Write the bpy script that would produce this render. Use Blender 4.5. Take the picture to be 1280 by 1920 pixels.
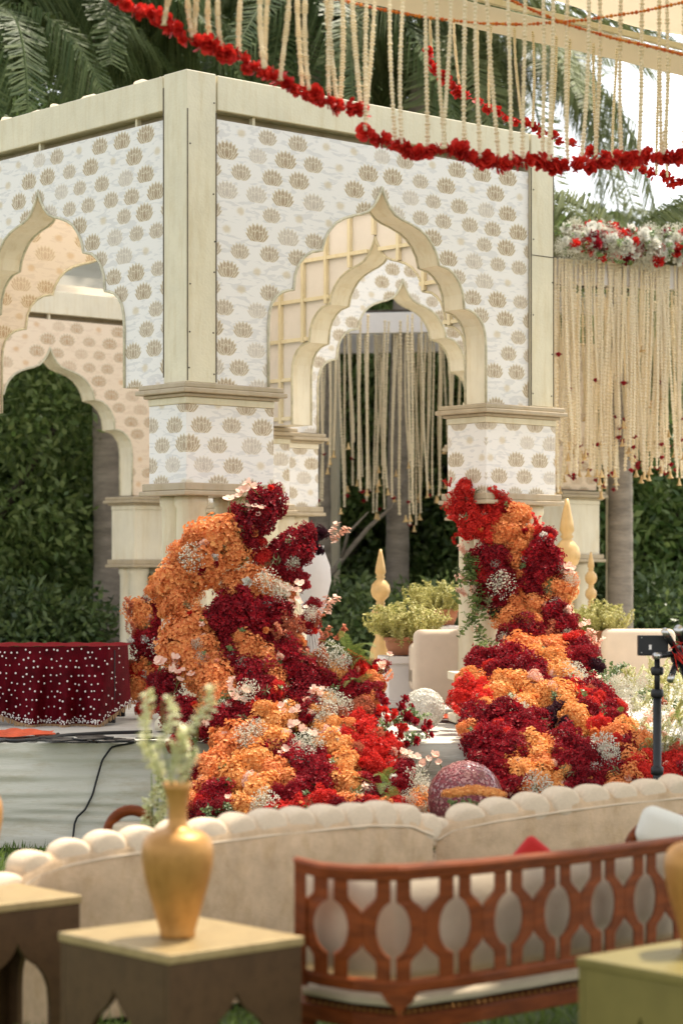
import bpy, bmesh, math, random
import numpy as np
from mathutils import Vector, Matrix, Quaternion
random.seed(7); RNG = np.random.default_rng(7)
S = bpy.context.scene; COL = S.collection
for o in list(bpy.data.objects): bpy.data.objects.remove(o)
R_ = math.radians
# ------------------------------------------------------------------ camera
F = 4200.0; HOR = 1075.0; CAMZ = 1.5            # focal length and horizon in photo pixels, eye height in metres
cam = bpy.data.cameras.new('camera'); co = bpy.data.objects.new('camera', cam); COL.objects.link(co)
co.location = (0, 0, CAMZ); co.rotation_euler = (R_(90), 0, 0)
cam.sensor_fit = 'VERTICAL'; cam.sensor_height = 36; cam.sensor_width = 24
cam.lens = F/1920*36; cam.shift_y = (HOR-960)/1920
cam.clip_end = 2000; cam.dof.use_dof = True; cam.dof.focus_distance = 13.0; cam.dof.aperture_fstop = 2.6
S.camera = co
# ------------------------------------------------------------------ sky and sun
SUN = Vector((.30, .33, .89)).normalized()
w = bpy.data.worlds.new('World'); S.world = w; w.use_nodes = True
nt = w.node_tree; bg = nt.nodes['Background']
sky = nt.nodes.new('ShaderNodeTexSky'); sky.sky_type = 'NISHITA'; sky.sun_disc = False
sky.sun_elevation = math.asin(SUN.z); sky.sun_rotation = math.atan2(SUN.x, SUN.y)
sky.air_density = 1.0; sky.dust_density = 1.2; sky.ozone_density = 1.0
hs = nt.nodes.new('ShaderNodeHueSaturation'); hs.inputs['Saturation'].default_value = .15     # hazy, milky sky
nt.links.new(sky.outputs[0], hs.inputs['Color']); nt.links.new(hs.outputs[0], bg.inputs[0]); bg.inputs[1].default_value = 0.15
sl = bpy.data.lights.new('sun', 'SUN'); so = bpy.data.objects.new('sun', sl); COL.objects.link(so)
sl.energy = 2.9; sl.angle = R_(1.5); sl.color = (1, .90, .74)
so.rotation_euler = (-SUN).to_track_quat('-Z', 'Y').to_euler(); so.location = (3, 3, 12)
S.view_settings.view_transform = 'Standard'; S.view_settings.look = 'None'
S.view_settings.exposure = 1.32; S.view_settings.gamma = 1
S.render.engine = 'CYCLES'

# ------------------------------------------------------------------ helpers
def P(px, py, d): return Vector(((px-640)/F*d, d, CAMZ+(HOR-py)/F*d))
class MB:
    def __init__(s): s.v = []; s.f = []
    def add(s, vs, fs):
        n = len(s.v); s.v += [tuple(q) for q in vs]; s.f += [tuple(i+n for i in f) for f in fs]; return s
    def box(s, c, d, rz=0, top=1.0):
        x, y, z = [q/2 for q in d]; cr, sr = math.cos(rz), math.sin(rz); vs = []
        for k in (-1, 1):
            t = top if k > 0 else 1
            for a, b in ((-1,-1),(1,-1),(1,1),(-1,1)):
                X, Y = a*x*t, b*y*t
                vs.append((c[0]+X*cr-Y*sr, c[1]+X*sr+Y*cr, c[2]+k*z))
        return s.add(vs, [(3,2,1,0),(4,5,6,7),(0,1,5,4),(1,2,6,5),(2,3,7,6),(3,0,4,7)])
    def tube(s, pts, r, n=6, cap=True):
        pts = [Vector(p) for p in pts]; rs = r if hasattr(r, '__len__') else [r]*len(pts)
        vs = []; fs = []; up = Vector((0,0,1)); pa = None
        for i, p in enumerate(pts):
            t = (pts[min(i+1, len(pts)-1)]-pts[max(i-1, 0)])
            t = t.normalized() if t.length > 1e-9 else Vector((0,0,1))
            if pa is None: a = t.cross(Vector((0,1,.01)) if abs(t.y) < .9 else Vector((1,0,0))).normalized()
            else: a = (pa-t*pa.dot(t)).normalized()
            pa = a; b = t.cross(a)
            for k in range(n):
                q = 2*math.pi*k/n; vs.append(p+(a*math.cos(q)+b*math.sin(q))*rs[i])
        for i in range(len(pts)-1):
            for k in range(n): fs.append((i*n+k, i*n+(k+1)%n, (i+1)*n+(k+1)%n, (i+1)*n+k))
        if cap: fs.append(tuple(range(n))[::-1]); fs.append(tuple((len(pts)-1)*n+k for k in range(n)))
        return s.add(vs, fs)
    def lathe(s, prof, n=24, c=(0,0,0)):
        vs = []; fs = []
        for r, z in prof:
            for k in range(n):
                a = 2*math.pi*k/n; vs.append((c[0]+r*math.cos(a), c[1]+r*math.sin(a), c[2]+z))
        for i in range(len(prof)-1):
            for k in range(n): fs.append((i*n+k, i*n+(k+1)%n, (i+1)*n+(k+1)%n, (i+1)*n+k))
        fs.append(tuple(range(n))[::-1]); fs.append(tuple((len(prof)-1)*n+k for k in range(n)))
        return s.add(vs, fs)
    def ball(s, c, r, n=10, m=6):
        r = r if hasattr(r, '__len__') else (r, r, r)
        vs = []; fs = []
        for i in range(m+1):
            t = math.pi*i/m
            for k in range(n):
                a = 2*math.pi*k/n
                vs.append((c[0]+r[0]*math.sin(t)*math.cos(a), c[1]+r[1]*math.sin(t)*math.sin(a), c[2]-r[2]*math.cos(t)))
        for i in range(m):
            for k in range(n): fs.append((i*n+k, i*n+(k+1)%n, (i+1)*n+(k+1)%n, (i+1)*n+k))
        return s.add(vs, fs)
    def grid(s, fn, nu, nv):
        vs = [fn(i/nu, j/nv) for j in range(nv+1) for i in range(nu+1)]
        return s.add(vs, [(j*(nu+1)+i, j*(nu+1)+i+1, (j+1)*(nu+1)+i+1, (j+1)*(nu+1)+i) for j in range(nv) for i in range(nu)])
    def mesh(s, name, mat, smooth=False):
        me = bpy.data.meshes.new(name); me.from_pydata(s.v, [], s.f); me.update()
        if mat: me.materials.append(mat)
        if smooth: me.polygons.foreach_set('use_smooth', [True]*len(me.polygons))
        return me
    def build(s, name, mat, parent=None, smooth=False, bevel=0):
        return obj(name, s.mesh(name, mat, smooth), parent, bevel=bevel)
def obj(name, me, parent=None, loc=None, rot=None, sc=None, bevel=0):
    o = bpy.data.objects.new(name, me); COL.objects.link(o)
    if parent: o.parent = parent
    if loc is not None: o.location = loc
    if rot is not None:
        if isinstance(rot, Quaternion): o.rotation_mode = 'QUATERNION'; o.rotation_quaternion = rot
        else: o.rotation_euler = rot
    if sc is not None: o.scale = sc if hasattr(sc, '__len__') else (sc, sc, sc)
    if bevel:
        b = o.modifiers.new('bevel', 'BEVEL'); b.width = bevel; b.segments = 2; b.limit_method = 'ANGLE'; b.angle_limit = R_(40)
    return o
def tag(o, label=None, cat=None, group=None, kind=None):
    for k, v in (('label', label), ('category', cat), ('group', group), ('kind', kind)):
        if v: o[k] = v
    return o
def thing(name, label, cat, loc=(0,0,0), rz=0, group=None):
    o = bpy.data.objects.new(name, None); COL.objects.link(o); o.location = loc; o.rotation_euler = (0,0,rz); o.empty_display_size = .1
    return tag(o, label, cat, group)
def at(o): return Matrix.Translation(o.location) @ o.rotation_euler.to_matrix().to_4x4()
def interp(tab, x):
    return [float(np.interp(x, [t[0] for t in tab], [t[k] for t in tab])) for k in range(1, len(tab[0]))]

# ------------------------------------------------------------------ materials
def newmat(name):
    m = bpy.data.materials.new(name); m.use_nodes = True
    return m, m.node_tree, m.node_tree.nodes['Principled BSDF']
def mat(name, col, rough=.6, var=.12, scale=6, bump=0, bscale=60, metal=0, stretch=(1,1,1), spec=.4, sheen=0):
    m, t, b = newmat(name); N, L = t.nodes, t.links
    tc = N.new('ShaderNodeTexCoord'); mp = N.new('ShaderNodeMapping'); mp.inputs['Scale'].default_value = stretch
    L.new(tc.outputs['Object'], mp.inputs[0])
    n = N.new('ShaderNodeTexNoise'); n.inputs['Scale'].default_value = scale; n.inputs['Detail'].default_value = 5; n.inputs['Roughness'].default_value = .65
    L.new(mp.outputs[0], n.inputs[0])
    r = N.new('ShaderNodeValToRGB'); r.color_ramp.elements[0].position = .3; r.color_ramp.elements[1].position = .7
    r.color_ramp.elements[0].color = tuple(c*(1-var) for c in col)+(1,)
    r.color_ramp.elements[1].color = tuple(min(1, c*(1+var*.6)) for c in col)+(1,)
    L.new(n.outputs[0], r.inputs[0]); L.new(r.outputs[0], b.inputs['Base Color'])
    b.inputs['Roughness'].default_value = rough; b.inputs['Metallic'].default_value = metal; b.inputs['Specular IOR Level'].default_value = spec
    if sheen: b.inputs['Sheen Weight'].default_value = sheen; b.inputs['Sheen Roughness'].default_value = .35
    if bump:
        n2 = N.new('ShaderNodeTexNoise'); n2.inputs['Scale'].default_value = bscale; n2.inputs['Detail'].default_value = 3
        L.new(mp.outputs[0], n2.inputs[0])
        bp = N.new('ShaderNodeBump'); bp.inputs['Strength'].default_value = bump; bp.inputs['Distance'].default_value = .02
        L.new(n2.outputs[0], bp.inputs['Height']); L.new(bp.outputs[0], b.inputs['Normal'])
    return m
def weather(m, k=.8, sc=(5,5,.7)):
    """faint rain streaks and scuffs on painted board"""
    t = m.node_tree; N, L = t.nodes, t.links; b = N['Principled BSDF']; src = b.inputs['Base Color'].links[0].from_socket
    tc = N.new('ShaderNodeTexCoord'); mp = N.new('ShaderNodeMapping'); mp.inputs['Scale'].default_value = sc; L.new(tc.outputs['Object'], mp.inputs[0])
    n = N.new('ShaderNodeTexNoise'); n.inputs['Scale'].default_value = 3; n.inputs['Detail'].default_value = 7; n.inputs['Roughness'].default_value = .75; L.new(mp.outputs[0], n.inputs[0])
    r = N.new('ShaderNodeValToRGB'); r.color_ramp.elements[0].position = .36; r.color_ramp.elements[1].position = .52
    r.color_ramp.elements[0].color = (k,k*.96,k*.88,1); r.color_ramp.elements[1].color = (1,1,1,1); L.new(n.outputs[0], r.inputs[0])
    mx = N.new('ShaderNodeMix'); mx.data_type = 'RGBA'; mx.blend_type = 'MULTIPLY'; mx.inputs[0].default_value = 1
    L.new(src, mx.inputs[6]); L.new(r.outputs[0], mx.inputs[7]); L.new(mx.outputs[2], b.inputs['Base Color']); return m
def leafmat(name, c1, c2, trans=.3, rough=.5, spec=.3):
    """thin petals and leaves: colour varies from leaf to leaf, light passes through"""
    m, t, b = newmat(name); N, L = t.nodes, t.links
    g = N.new('ShaderNodeNewGeometry'); oi = N.new('ShaderNodeObjectInfo')
    ad = N.new('ShaderNodeMath'); ad.operation = 'MULTIPLY_ADD'; ad.inputs[1].default_value = .75
    ml = N.new('ShaderNodeMath'); ml.operation = 'MULTIPLY'; ml.inputs[1].default_value = .25
    L.new(oi.outputs['Random'], ml.inputs[0]); L.new(g.outputs['Random Per Island'], ad.inputs[0]); L.new(ml.outputs[0], ad.inputs[2])
    r = N.new('ShaderNodeValToRGB'); r.color_ramp.elements[0].color = c1+(1,); r.color_ramp.elements[1].color = c2+(1,)
    L.new(ad.outputs[0], r.inputs[0]); L.new(r.outputs[0], b.inputs['Base Color'])
    b.inputs['Roughness'].default_value = rough; b.inputs['Specular IOR Level'].default_value = spec
    tr = N.new('ShaderNodeBsdfTranslucent'); L.new(r.outputs[0], tr.inputs[0])
    mx = N.new('ShaderNodeMixShader'); mx.inputs[0].default_value = trans
    L.new(b.outputs[0], mx.inputs[1]); L.new(tr.outputs[0], mx.inputs[2]); L.new(mx.outputs[0], N['Material Output'].inputs[0])
    return m
def cloth_trans(name, col, trans=.5):
    m = mat(name, col, .9, .06, 4); t = m.node_tree; N, L = t.nodes, t.links; b = N['Principled BSDF']
    tr = N.new('ShaderNodeBsdfTranslucent'); tr.inputs[0].default_value = col+(1,)
    mx = N.new('ShaderNodeMixShader'); mx.inputs[0].default_value = trans
    L.new(b.outputs[0], mx.inputs[1]); L.new(tr.outputs[0], mx.inputs[2]); L.new(mx.outputs[0], N['Material Output'].inputs[0]); return m
class E:                                            # tiny expression compiler: python arithmetic -> Math nodes
    def __init__(s, t, sock): s.t = t; s.s = sock
    def op(s, o, *a):
        n = s.t.nodes.new('ShaderNodeMath'); n.operation = o
        for i, q in enumerate((s,)+a):
            if isinstance(q, E): s.t.links.new(q.s, n.inputs[i])
            else: n.inputs[i].default_value = q
        return E(s.t, n.outputs[0])
    def __add__(s, o): return s.op('ADD', o)
    def __sub__(s, o): return s.op('SUBTRACT', o)
    def __mul__(s, o): return s.op('MULTIPLY', o)
    def __truediv__(s, o): return s.op('DIVIDE', o)
    __radd__ = __add__; __rmul__ = __mul__
    def __rsub__(s, o): return (s*-1.0)+o
    def gt(s, o): return s.op('GREATER_THAN', o)
    def lt(s, o): return s.op('LESS_THAN', o)
    def abs(s): return s.op('ABSOLUTE')
    def floor(s): return s.op('FLOOR')
    def fract(s): return s.op('FRACT')
    def mod(s, o): return s.op('FLOORED_MODULO', o)
    def step(s, a, b):
        n = s.t.nodes.new('ShaderNodeMapRange'); n.interpolation_type = 'SMOOTHSTEP'; s.t.links.new(s.s, n.inputs[0])
        n.inputs[1].default_value = a; n.inputs[2].default_value = b; return E(s.t, n.outputs[0])
    def mix(s, o, f): return s + (o-s)*f
def lotus_mat(name, white=(.82,.785,.745), tan=(.235,.128,.045), pale=(.60,.48,.28), grey=(.60,.585,.575), back=False):
    """wallpaper printed with rows of lotus flowers"""
    m, t, b = newmat(name); N, L = t.nodes, t.links
    tc = N.new('ShaderNodeTexCoord'); sp = N.new('ShaderNodeSeparateXYZ'); L.new(tc.outputs['Object'], sp.inputs[0])
    u = E(t, sp.outputs[0])+E(t, sp.outputs[1]); v = E(t, sp.outputs[2])
    W, H = .226, .116
    row = (v/H).floor(); uu = u/W + row.mod(2.0)*.5 + (row*.37).fract()*.12
    colm = uu.floor()
    cb = N.new('ShaderNodeCombineXYZ'); L.new(colm.s, cb.inputs[0]); L.new(row.s, cb.inputs[1])
    wn = N.new('ShaderNodeTexWhiteNoise'); wn.noise_dimensions = '3D'; L.new(cb.outputs[0], wn.inputs[0])
    sc = N.new('ShaderNodeSeparateColor'); L.new(wn.outputs[1], sc.inputs[0])
    r1, r2, r3 = (E(t, sc.outputs[i]) for i in range(3))
    size = r2*.24+.98
    lx0 = (uu.fract()-.5)*W + (r3-.5)*.04
    lz = ((v/H).fract()-.5)*H + (r1-.5)*.012
    lx = lx0.abs()/size; ly = (lz+.052*size)/size - lx*lx*3.2
    # printed lotus: petals laid from the outside in
    mask = None; tone = None
    for ang, ln, wd in ((74,.080,.015),(55,.086,.019),(37,.090,.021),(18,.094,.021),(0,.096,.018),(58,.054,.018),(30,.062,.020),(0,.064,.018)):
        c_, s_ = math.cos(R_(ang)), math.sin(R_(ang))
        al = lx*s_ + ly*c_; ac = (lx*c_ - ly*s_).abs()
        q = al*(2/ln)-1.0
        val = 1.0 - ac*(1/wd) - q*q
        inside = val.gt(0.0)
        edge = val.step(.10, .42)                  # light outline, darker heart
        tn = edge*(.75+.25*0) + (al*(1/ln))*(-.15)
        if mask is None: mask, tone = inside, tn*inside
        else: tone = tone.mix(tn, inside); mask = mask.op('MAXIMUM', inside)
    nz = N.new('ShaderNodeTexNoise'); nz.inputs['Scale'].default_value = 90; L.new(tc.outputs['Object'], nz.inputs[0])
    tone = (tone + (E(t, nz.outputs[0])-.5)*.7).op('MAXIMUM', .08).op('MINIMUM', 1.0)
    blossom = r1.gt(.80)
    rr = (lx*lx+ (lz*lz)*1.4).op('SQRT') + (E(t, nz.outputs[0])-.5)*.02
    disc = (1.0-rr.step(.012, .040))*blossom*.62
    strength = (r2*.22+.78)*(r3.gt(.20)*.38+.62)
    lot = mask*(1.0-blossom)*strength
    # pale grey leaf shapes between the rows
    mp = N.new('ShaderNodeMapping'); mp.inputs['Scale'].default_value = (8, 8, 27); L.new(tc.outputs['Object'], mp.inputs[0])
    n2 = N.new('ShaderNodeTexNoise'); n2.inputs['Scale'].default_value = 1.3; n2.inputs['Detail'].default_value = 2.5; n2.inputs['Distortion'].default_value = .8; L.new(mp.outputs[0], n2.inputs[0])
    gm = E(t, n2.outputs[0]).step(.52, .60)*.55
    def mixc(a, bcol, f):
        n = N.new('ShaderNodeMix'); n.data_type = 'RGBA'
        if isinstance(a, tuple): n.inputs[6].default_value = a+(1,)
        else: L.new(a, n.inputs[6])
        if isinstance(bcol, tuple): n.inputs[7].default_value = bcol+(1,)
        else: L.new(bcol, n.inputs[7])
        L.new(f.s, n.inputs[0]); return n.outputs[2]
    c = mixc(white, grey, gm); c = mixc(c, pale, disc)
    lc = mixc((.70,.62,.47), tan, tone); c = mixc(c, lc, lot)
    L.new(c, b.inputs['Base Color']); b.inputs['Roughness'].default_value = .55; b.inputs['Specular IOR Level'].default_value = .3
    return m
M = {}
M['cream'] = mat('cream_paint', (.72,.65,.475), .5, .10, 3.2, .12, 60)
M['cream_warm'] = mat('warm_cream_paint', (.79,.71,.55), .55, .10, 2.5, .06, 120)
M['moulding'] = mat('dull_gold_moulding', (.45,.36,.24), .45, .14, 5, .05, 150)
M['piping'] = mat('pale_piping', (.60,.55,.40), .5, .3, 22)
M['lotus'] = lotus_mat('lotus_wallpaper')
M['lotus_warm_lit'] = lotus_mat('lotus_wallpaper_warm_light', (.86,.70,.54), (.44,.21,.085), (.68,.42,.20), (.76,.59,.44))  # same print with strong warm light put into its colours
M['lotus_soft_lit'] = lotus_mat('lotus_wallpaper_soft_light', (.76,.66,.57), (.36,.19,.085), (.62,.44,.25), (.66,.56,.48))  # same print again, with less of the warm light in its colours
M['panel_back'] = mat('pinkish_white_cloth', (.72,.68,.655), .8, .06, 3, .1, 30)
M['stage_cloth'] = mat('grey_white_stage_cloth', (.60,.575,.49), .85, .06, 3, .15, 40, stretch=(.4,1,4))
M['deck'] = mat('stage_carpet', (.50,.47,.42), .9, .16, 5, .2, 200)
M['sofa'] = mat('cream_sofa_fabric', (.60,.43,.27), .9, .18, 12, .4, 200)
M['scallop'] = mat('ivory_scallop_fabric', (.66,.53,.38), .9, .12, 12, .15, 200)
M['wood'] = mat('red_brown_wood', (.18,.042,.009), .5, .45, 9, .06, 60, stretch=(1,1,5), spec=.14)
M['cushion'] = mat('ivory_cushion_fabric', (.66,.55,.40), .9, .10, 10, .2, 150)
M['gold'] = mat('gold_painted_metal', (.48,.24,.065), .44, .22, 5, .05, 60, metal=.45)
M['table_top'] = mat('gold_paint_lit_top', (.36,.26,.12), .4, .16, 7, .05, 120, metal=.25)  # table paint made lighter for the light falling on the top
M['table'] = mat('bronze_paint_shaded_sides', (.090,.046,.019), .42, .16, 7, .05, 120, metal=.25)  # table paint darkened, the shade on the sides is put into its colour
M['table_green'] = mat('olive_gold_painted_board', (.20,.16,.045), .42, .16, 7, .05, 120, metal=.25)
M['finial'] = mat('gold_wood_finish', (.62,.40,.17), .4, .18, 14, .05, 60, metal=.25, stretch=(1,1,.3))
M['velvet'] = mat('deep_red_velvet', (.085,.001,.005), .7, .5, 9, .1, 90, sheen=.3, spec=.08)
M['velvet'].node_tree.nodes['Principled BSDF'].inputs['Sheen Tint'].default_value = (.75,.015,.03,1)
M['pearl'] = mat('pearl_white', (.8,.75,.7), .35, .05, 20)
M['fringe'] = mat('gold_fringe', (.42,.26,.13), .6, .3, 40)
M['orange_cloth'] = mat('orange_red_cloth', (.62,.09,.025), .8, .3, 10, .2, 30)
M['black'] = mat('black_plastic', (.014,.014,.015), .45, .3, 20)
M['silver'] = mat('brushed_silver', (.55,.54,.52), .3, .1, 30, metal=.9)
M['terracotta'] = mat('terracotta', (.34,.14,.07), .8, .2, 14, .1, 80)
M['chair'] = mat('beige_upholstery', (.66,.54,.42), .85, .08, 6, .12, 180)
M['trunk'] = mat('grey_palm_bark', (.29,.245,.20), .9, .35, 4, .4, 12, stretch=(1,1,4))
M['bark'] = mat('brown_bark', (.10,.08,.06), .9, .4, 8, .4, 30)
M['string'] = leafmat('tuberose_buds', (.76,.64,.44), (.95,.87,.70), .4, .6)
M['bell'] = mat('brass_bell', (.62,.42,.19), .35, .15, 20, metal=.6)
M['canopy'] = cloth_trans('ivory_canopy_cloth', (.74,.62,.45), .28)
M['sheer'] = cloth_trans('white_roof_cloth', (.86,.80,.70), .65)
M['glitter'] = mat('rose_pink_mosaic', (.26,.05,.06), .3, .6, 90, .5, 150)
M['glitter'].node_tree.nodes['Principled BSDF'].inputs['Metallic'].default_value = .25
M['marigold'] = leafmat('marigold_string', (.62,.06,.01), (.80,.30,.03), .2)
M['stem'] = leafmat('green_stem', (.10,.16,.03), (.28,.34,.10), .2)
PET = dict(
    O=((.66,.16,.045), (.97,.47,.16)), Y=((.72,.26,.055), (.96,.56,.20)), D=((.085,.002,.008), (.50,.014,.026)),
    R=((.42,.010,.012), (.86,.055,.035)), B=((.022,.003,.010), (.060,.007,.018)), P=((.80,.42,.30), (.92,.70,.56)),
    C=((.40,.085,.042), (.66,.24,.12)), W=((.72,.70,.60), (.84,.82,.76)))
for k, (a, c) in PET.items(): M['pet'+k] = leafmat('petal_'+k.lower(), a, c, .28, .55)
M['gyp'] = leafmat('gypsophila_white', (.62,.60,.46), (.90,.88,.80), .4)
M['fern'] = leafmat('fern_green', (.09,.15,.03), (.27,.33,.09), .35)
M['leaf'] = leafmat('dark_leaf', (.032,.07,.018), (.20,.26,.09), .3, .42, .5)
M['leaf_mid'] = leafmat('mid_leaf', (.06,.13,.025), (.28,.35,.12), .35, .42, .5)
M['leaf_olive'] = leafmat('olive_leaf', (.09,.10,.035), (.24,.24,.10), .3, .5, .4)
M['palm'] = leafmat('palm_leaf', (.035,.070,.018), (.19,.23,.085), .35, .5, .3)
M['palm_pale'] = leafmat('pale_palm_leaf', (.09,.115,.04), (.26,.28,.12), .35, .5, .3)
M['shrub'] = leafmat('yellow_green_shrub', (.26,.27,.06), (.66,.60,.26), .4)
M['spike'] = leafmat('pale_green_bud', (.50,.52,.22), (.84,.80,.55), .35)
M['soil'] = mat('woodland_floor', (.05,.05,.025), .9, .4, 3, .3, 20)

for k_ in ('cream','cream_warm','moulding'): weather(M[k_], .92)
weather(M['table'], .75, (9,9,9)); weather(M['table_top'], .8, (7,7,7)); weather(M['gold'], .85, (12,12,4)); weather(M['sofa'], .86, (4,4,2)); weather(M['stage_cloth'], .88, (1.5,4,6))
# ------------------------------------------------------------------ ground, lawn
gm = mat('lawn_soil', (.06,.085,.025), .95, .4, 1.2, .3, 40)
g = MB().grid(lambda u, v: (-400+800*u, -60+860*v, 0), 40, 40).build('ground', gm); tag(g, kind='structure')
def leaf_cloud(n, pos_fn, ln, wd, up=.4, seed=1):
    """n leaf-shaped quads; pos_fn(rng, n) gives their positions (and the way out of the crown)"""
    rg = np.random.default_rng(seed); p, out = pos_fn(rg, n)
    d = rg.normal(size=(n,3)) + out*.9; d[:,2] -= up; d /= np.linalg.norm(d, axis=1)[:,None]
    a = rg.normal(size=(n,3)); s = np.cross(d, a); s /= np.linalg.norm(s, axis=1)[:,None]
    nn = np.cross(d, s)
    l = ln*(.6+.7*rg.random(n))[:,None]; ww = wd*(.6+.7*rg.random(n))[:,None]
    v = np.stack([p, p+d*l*.5+s*ww*.5+nn*ww*.12, p+d*l, p+d*l*.5-s*ww*.5+nn*ww*.12], 1).reshape(-1,3)
    me = bpy.data.meshes.new('leaves'); me.vertices.add(len(v)); me.vertices.foreach_set('co', v.ravel())
    me.loops.add(4*n); me.loops.foreach_set('vertex_index', np.arange(4*n)); me.polygons.add(n)
    me.polygons.foreach_set('loop_start', np.arange(n)*4); me.update(calc_edges=True); return me
# grass round the seats
def grass_pos(rg, n):
    p = np.zeros((n,3)); p[:,0] = rg.uniform(-3.2,2.6,n); p[:,1] = rg.uniform(5.2,12.1,n); return p, np.tile([0,0,1.6],(n,1))
me = leaf_cloud(60000, grass_pos, .06, .008, -.6, 3); me.name = 'grass'; me.materials.append(leafmat('grass_blade', (.06,.11,.02), (.20,.27,.06), .3))
tag(obj('grass', me), 'short green lawn between the sofas and the stage', 'grass', kind='stuff')

# ------------------------------------------------------------------ stage
st = thing('stage_platform', 'low stage with grey carpet deck and pale cloth skirt', 'stage', (0,12.2,0))
m = MB(); pl = [(-6,.03),(5,.03),(5,8),(1,8),(-2,6.8),(-6,6.8)]
m.add([(x,y,.02) for x, y in pl]+[(x,y,.562) for x, y in pl], [tuple(range(6))[::-1], tuple(range(6,12))]+[(i,(i+1)%6,6+(i+1)%6,6+i) for i in range(6)])
m.build('deck', M['deck'], st)
from mathutils import noise as NZ
def skirt(u, v):
    x = -5.9+10.8*u; z = .01+.566*v; e = min(1, v*4)*min(1, (1-v)*6)
    w_ = NZ.noise(Vector((x*.9, z*17, 1.3)))*.020*e+NZ.noise(Vector((x*2.3+z*3, z*34, 4)))*.009*e+NZ.noise(Vector((x*1.1, z*3, 8)))*.015
    return (x, -.012+w_-.03*(1-v), z)
m = MB().grid(skirt, 260, 70); m.build('skirt', M['stage_cloth'], st, True)
m = MB().grid(lambda u, v: (-5.9+10.8*u, -.012+.55*v, .572+.004*math.sin(u*80)+(.006*math.sin(v*14+u*40) if .02 < v else 0)), 120, 12)
m.build('deck_cloth', M['stage_cloth'], st, True)

# ------------------------------------------------------------------ arched pavilion
UA = math.atan2(.663, .748); UU = Vector((.748,.663,0)).normalized(); VV = Vector((-UU.y, UU.x, 0)); C0 = Vector((-.898, 13, 0))
def loc_uv(u, v, z=0): return C0+UU*u+VV*v+Vector((0,0,z))
PROF = [(0,3.92),(.012,3.885),(.035,3.845),(.07,3.795),(.115,3.757),(.17,3.735),(.24,3.717),(.32,3.690),(.385,3.655),(.44,3.600),(.475,3.545),(.497,3.475),
        (.53,3.470),(.58,3.460),(.631,3.430),(.680,3.380),(.712,3.310),(.724,3.215),(.765,3.210),(.815,3.195),(.859,3.165),(.895,3.120),(.915,3.06),(.922,2.98)]
def sm(prof):                                     # finer profile
    out = []
    for a, b in zip(prof[:-1], prof[1:]):
        for k in range(2): out.append((a[0]+(b[0]-a[0])*k/2, a[1]+(b[1]-a[1])*k/2))
    return out+[prof[-1]]
def arch_face(parent, loc, rz, W=3.1, su=1.0, front='lotus', back='lotus', T=.20, post=.22, battens=False, beam='cream', soff='cream_warm', zt=4.17, zb=2.615, rec=.018, beamh=(4.22,4.425)):
    h = W/2; prof = [(s*su, z) for s, z in PROF]
    full = [(h-s, z) for s, z in prof[::-1]] + [(h+s, z) for s, z in prof[1:]]
    x0, x1 = post+.004, W-post-.004; sp = prof[-1][0]
    def sheet(y, flip):
        m = MB()
        def q(a, b, c, d):
            vs = [(a[0],y,a[1]),(b[0],y,b[1]),(c[0],y,c[1]),(d[0],y,d[1])]
            m.add(vs, [(3,2,1,0)] if flip else [(0,1,2,3)])
        q((x0,zb),(h-sp,zb),(h-sp,zt),(x0,zt)); q((h+sp,zb),(x1,zb),(x1,zt),(h+sp,zt))
        for a, b in zip(full[:-1], full[1:]): q(a, b, (b[0],zt), (a[0],zt))
        return m
    def put(mb, name, mt, smooth=False, bevel=0):
        o = mb.build(name, mt, parent, smooth, bevel); o.location = loc; o.rotation_euler = (0,0,rz); return o
    fp = put(sheet(rec, False), 'arch_panel', M[front]); bp = put(sheet(T, True), 'arch_panel', M[back])
    path = [(h-sp,zb)]+full+[(h+sp,zb)]
    m = MB()
    for a, b in zip(path[:-1], path[1:]): m.add([(a[0],rec+.001,a[1]),(b[0],rec+.001,b[1]),(b[0],T-.001,b[1]),(a[0],T-.001,a[1])], [(0,1,2,3)])
    for a, b in ((x0,h-sp),(h+sp,x1)): m.add([(a,rec,zb-.001),(b,rec,zb-.001),(b,T,zb-.001),(a,T,zb-.001)], [(3,2,1,0)])
    put(m, 'soffit', M[soff])
    for y, own in ((rec-.004, fp), (T+.004, bp)):
        m = MB().tube([(a, y, b) for a, b in path], .0095, 6); o = m.build('piping', M['piping'], own, True)
    m = MB()
    if beamh: put(MB().box((h, T/2+.0, (beamh[0]+beamh[1])/2), (W-2*post-.022, T, beamh[1]-beamh[0])), 'top_beam', M[beam], bevel=.006)
    # frame strip seen in the gap above the panel
    put(MB().box((h, T/2+.02, (zt+4.22)/2), (W-2*post-.03, .05, .05)), 'header_strip', M['moulding'])
    k = 3
    for i in range(k): put(MB().box((x0+.3+(x1-x0-.6)*i/(k-1), .04, (zt+4.22)/2), (.02, .03, .06)), 'spacer', M[beam])
    if battens:
        def topz(x):
            s = abs(x-h)
            if s >= sp: return zb
            return float(np.interp(s, [a for a, _ in prof], [b for _, b in prof]))
        for i in range(11):
            x = x0+.03+(x1-x0-.06)*i/10; z0 = topz(x)+.01
            put(MB().box((x, T+.016, (z0+zt)/2), (.028, .03, zt-z0)), 'batten', M['cream'])
        for z in (2.66,2.95,3.24,3.53,3.82,4.11):
            sgs = []; on = None
            for i in range(201):
                x = x0+(x1-x0)*i/200
                ok = topz(x)+.015 < z
                if ok and on is None: on = x
                if (not ok or i == 200) and on is not None: sgs.append((on, x)); on = None
            for a, b in sgs:
                if b-a > .05: put(MB().box(((a+b)/2, T+.014, z), (b-a, .024, .026)), 'batten', M['cream'])
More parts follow.
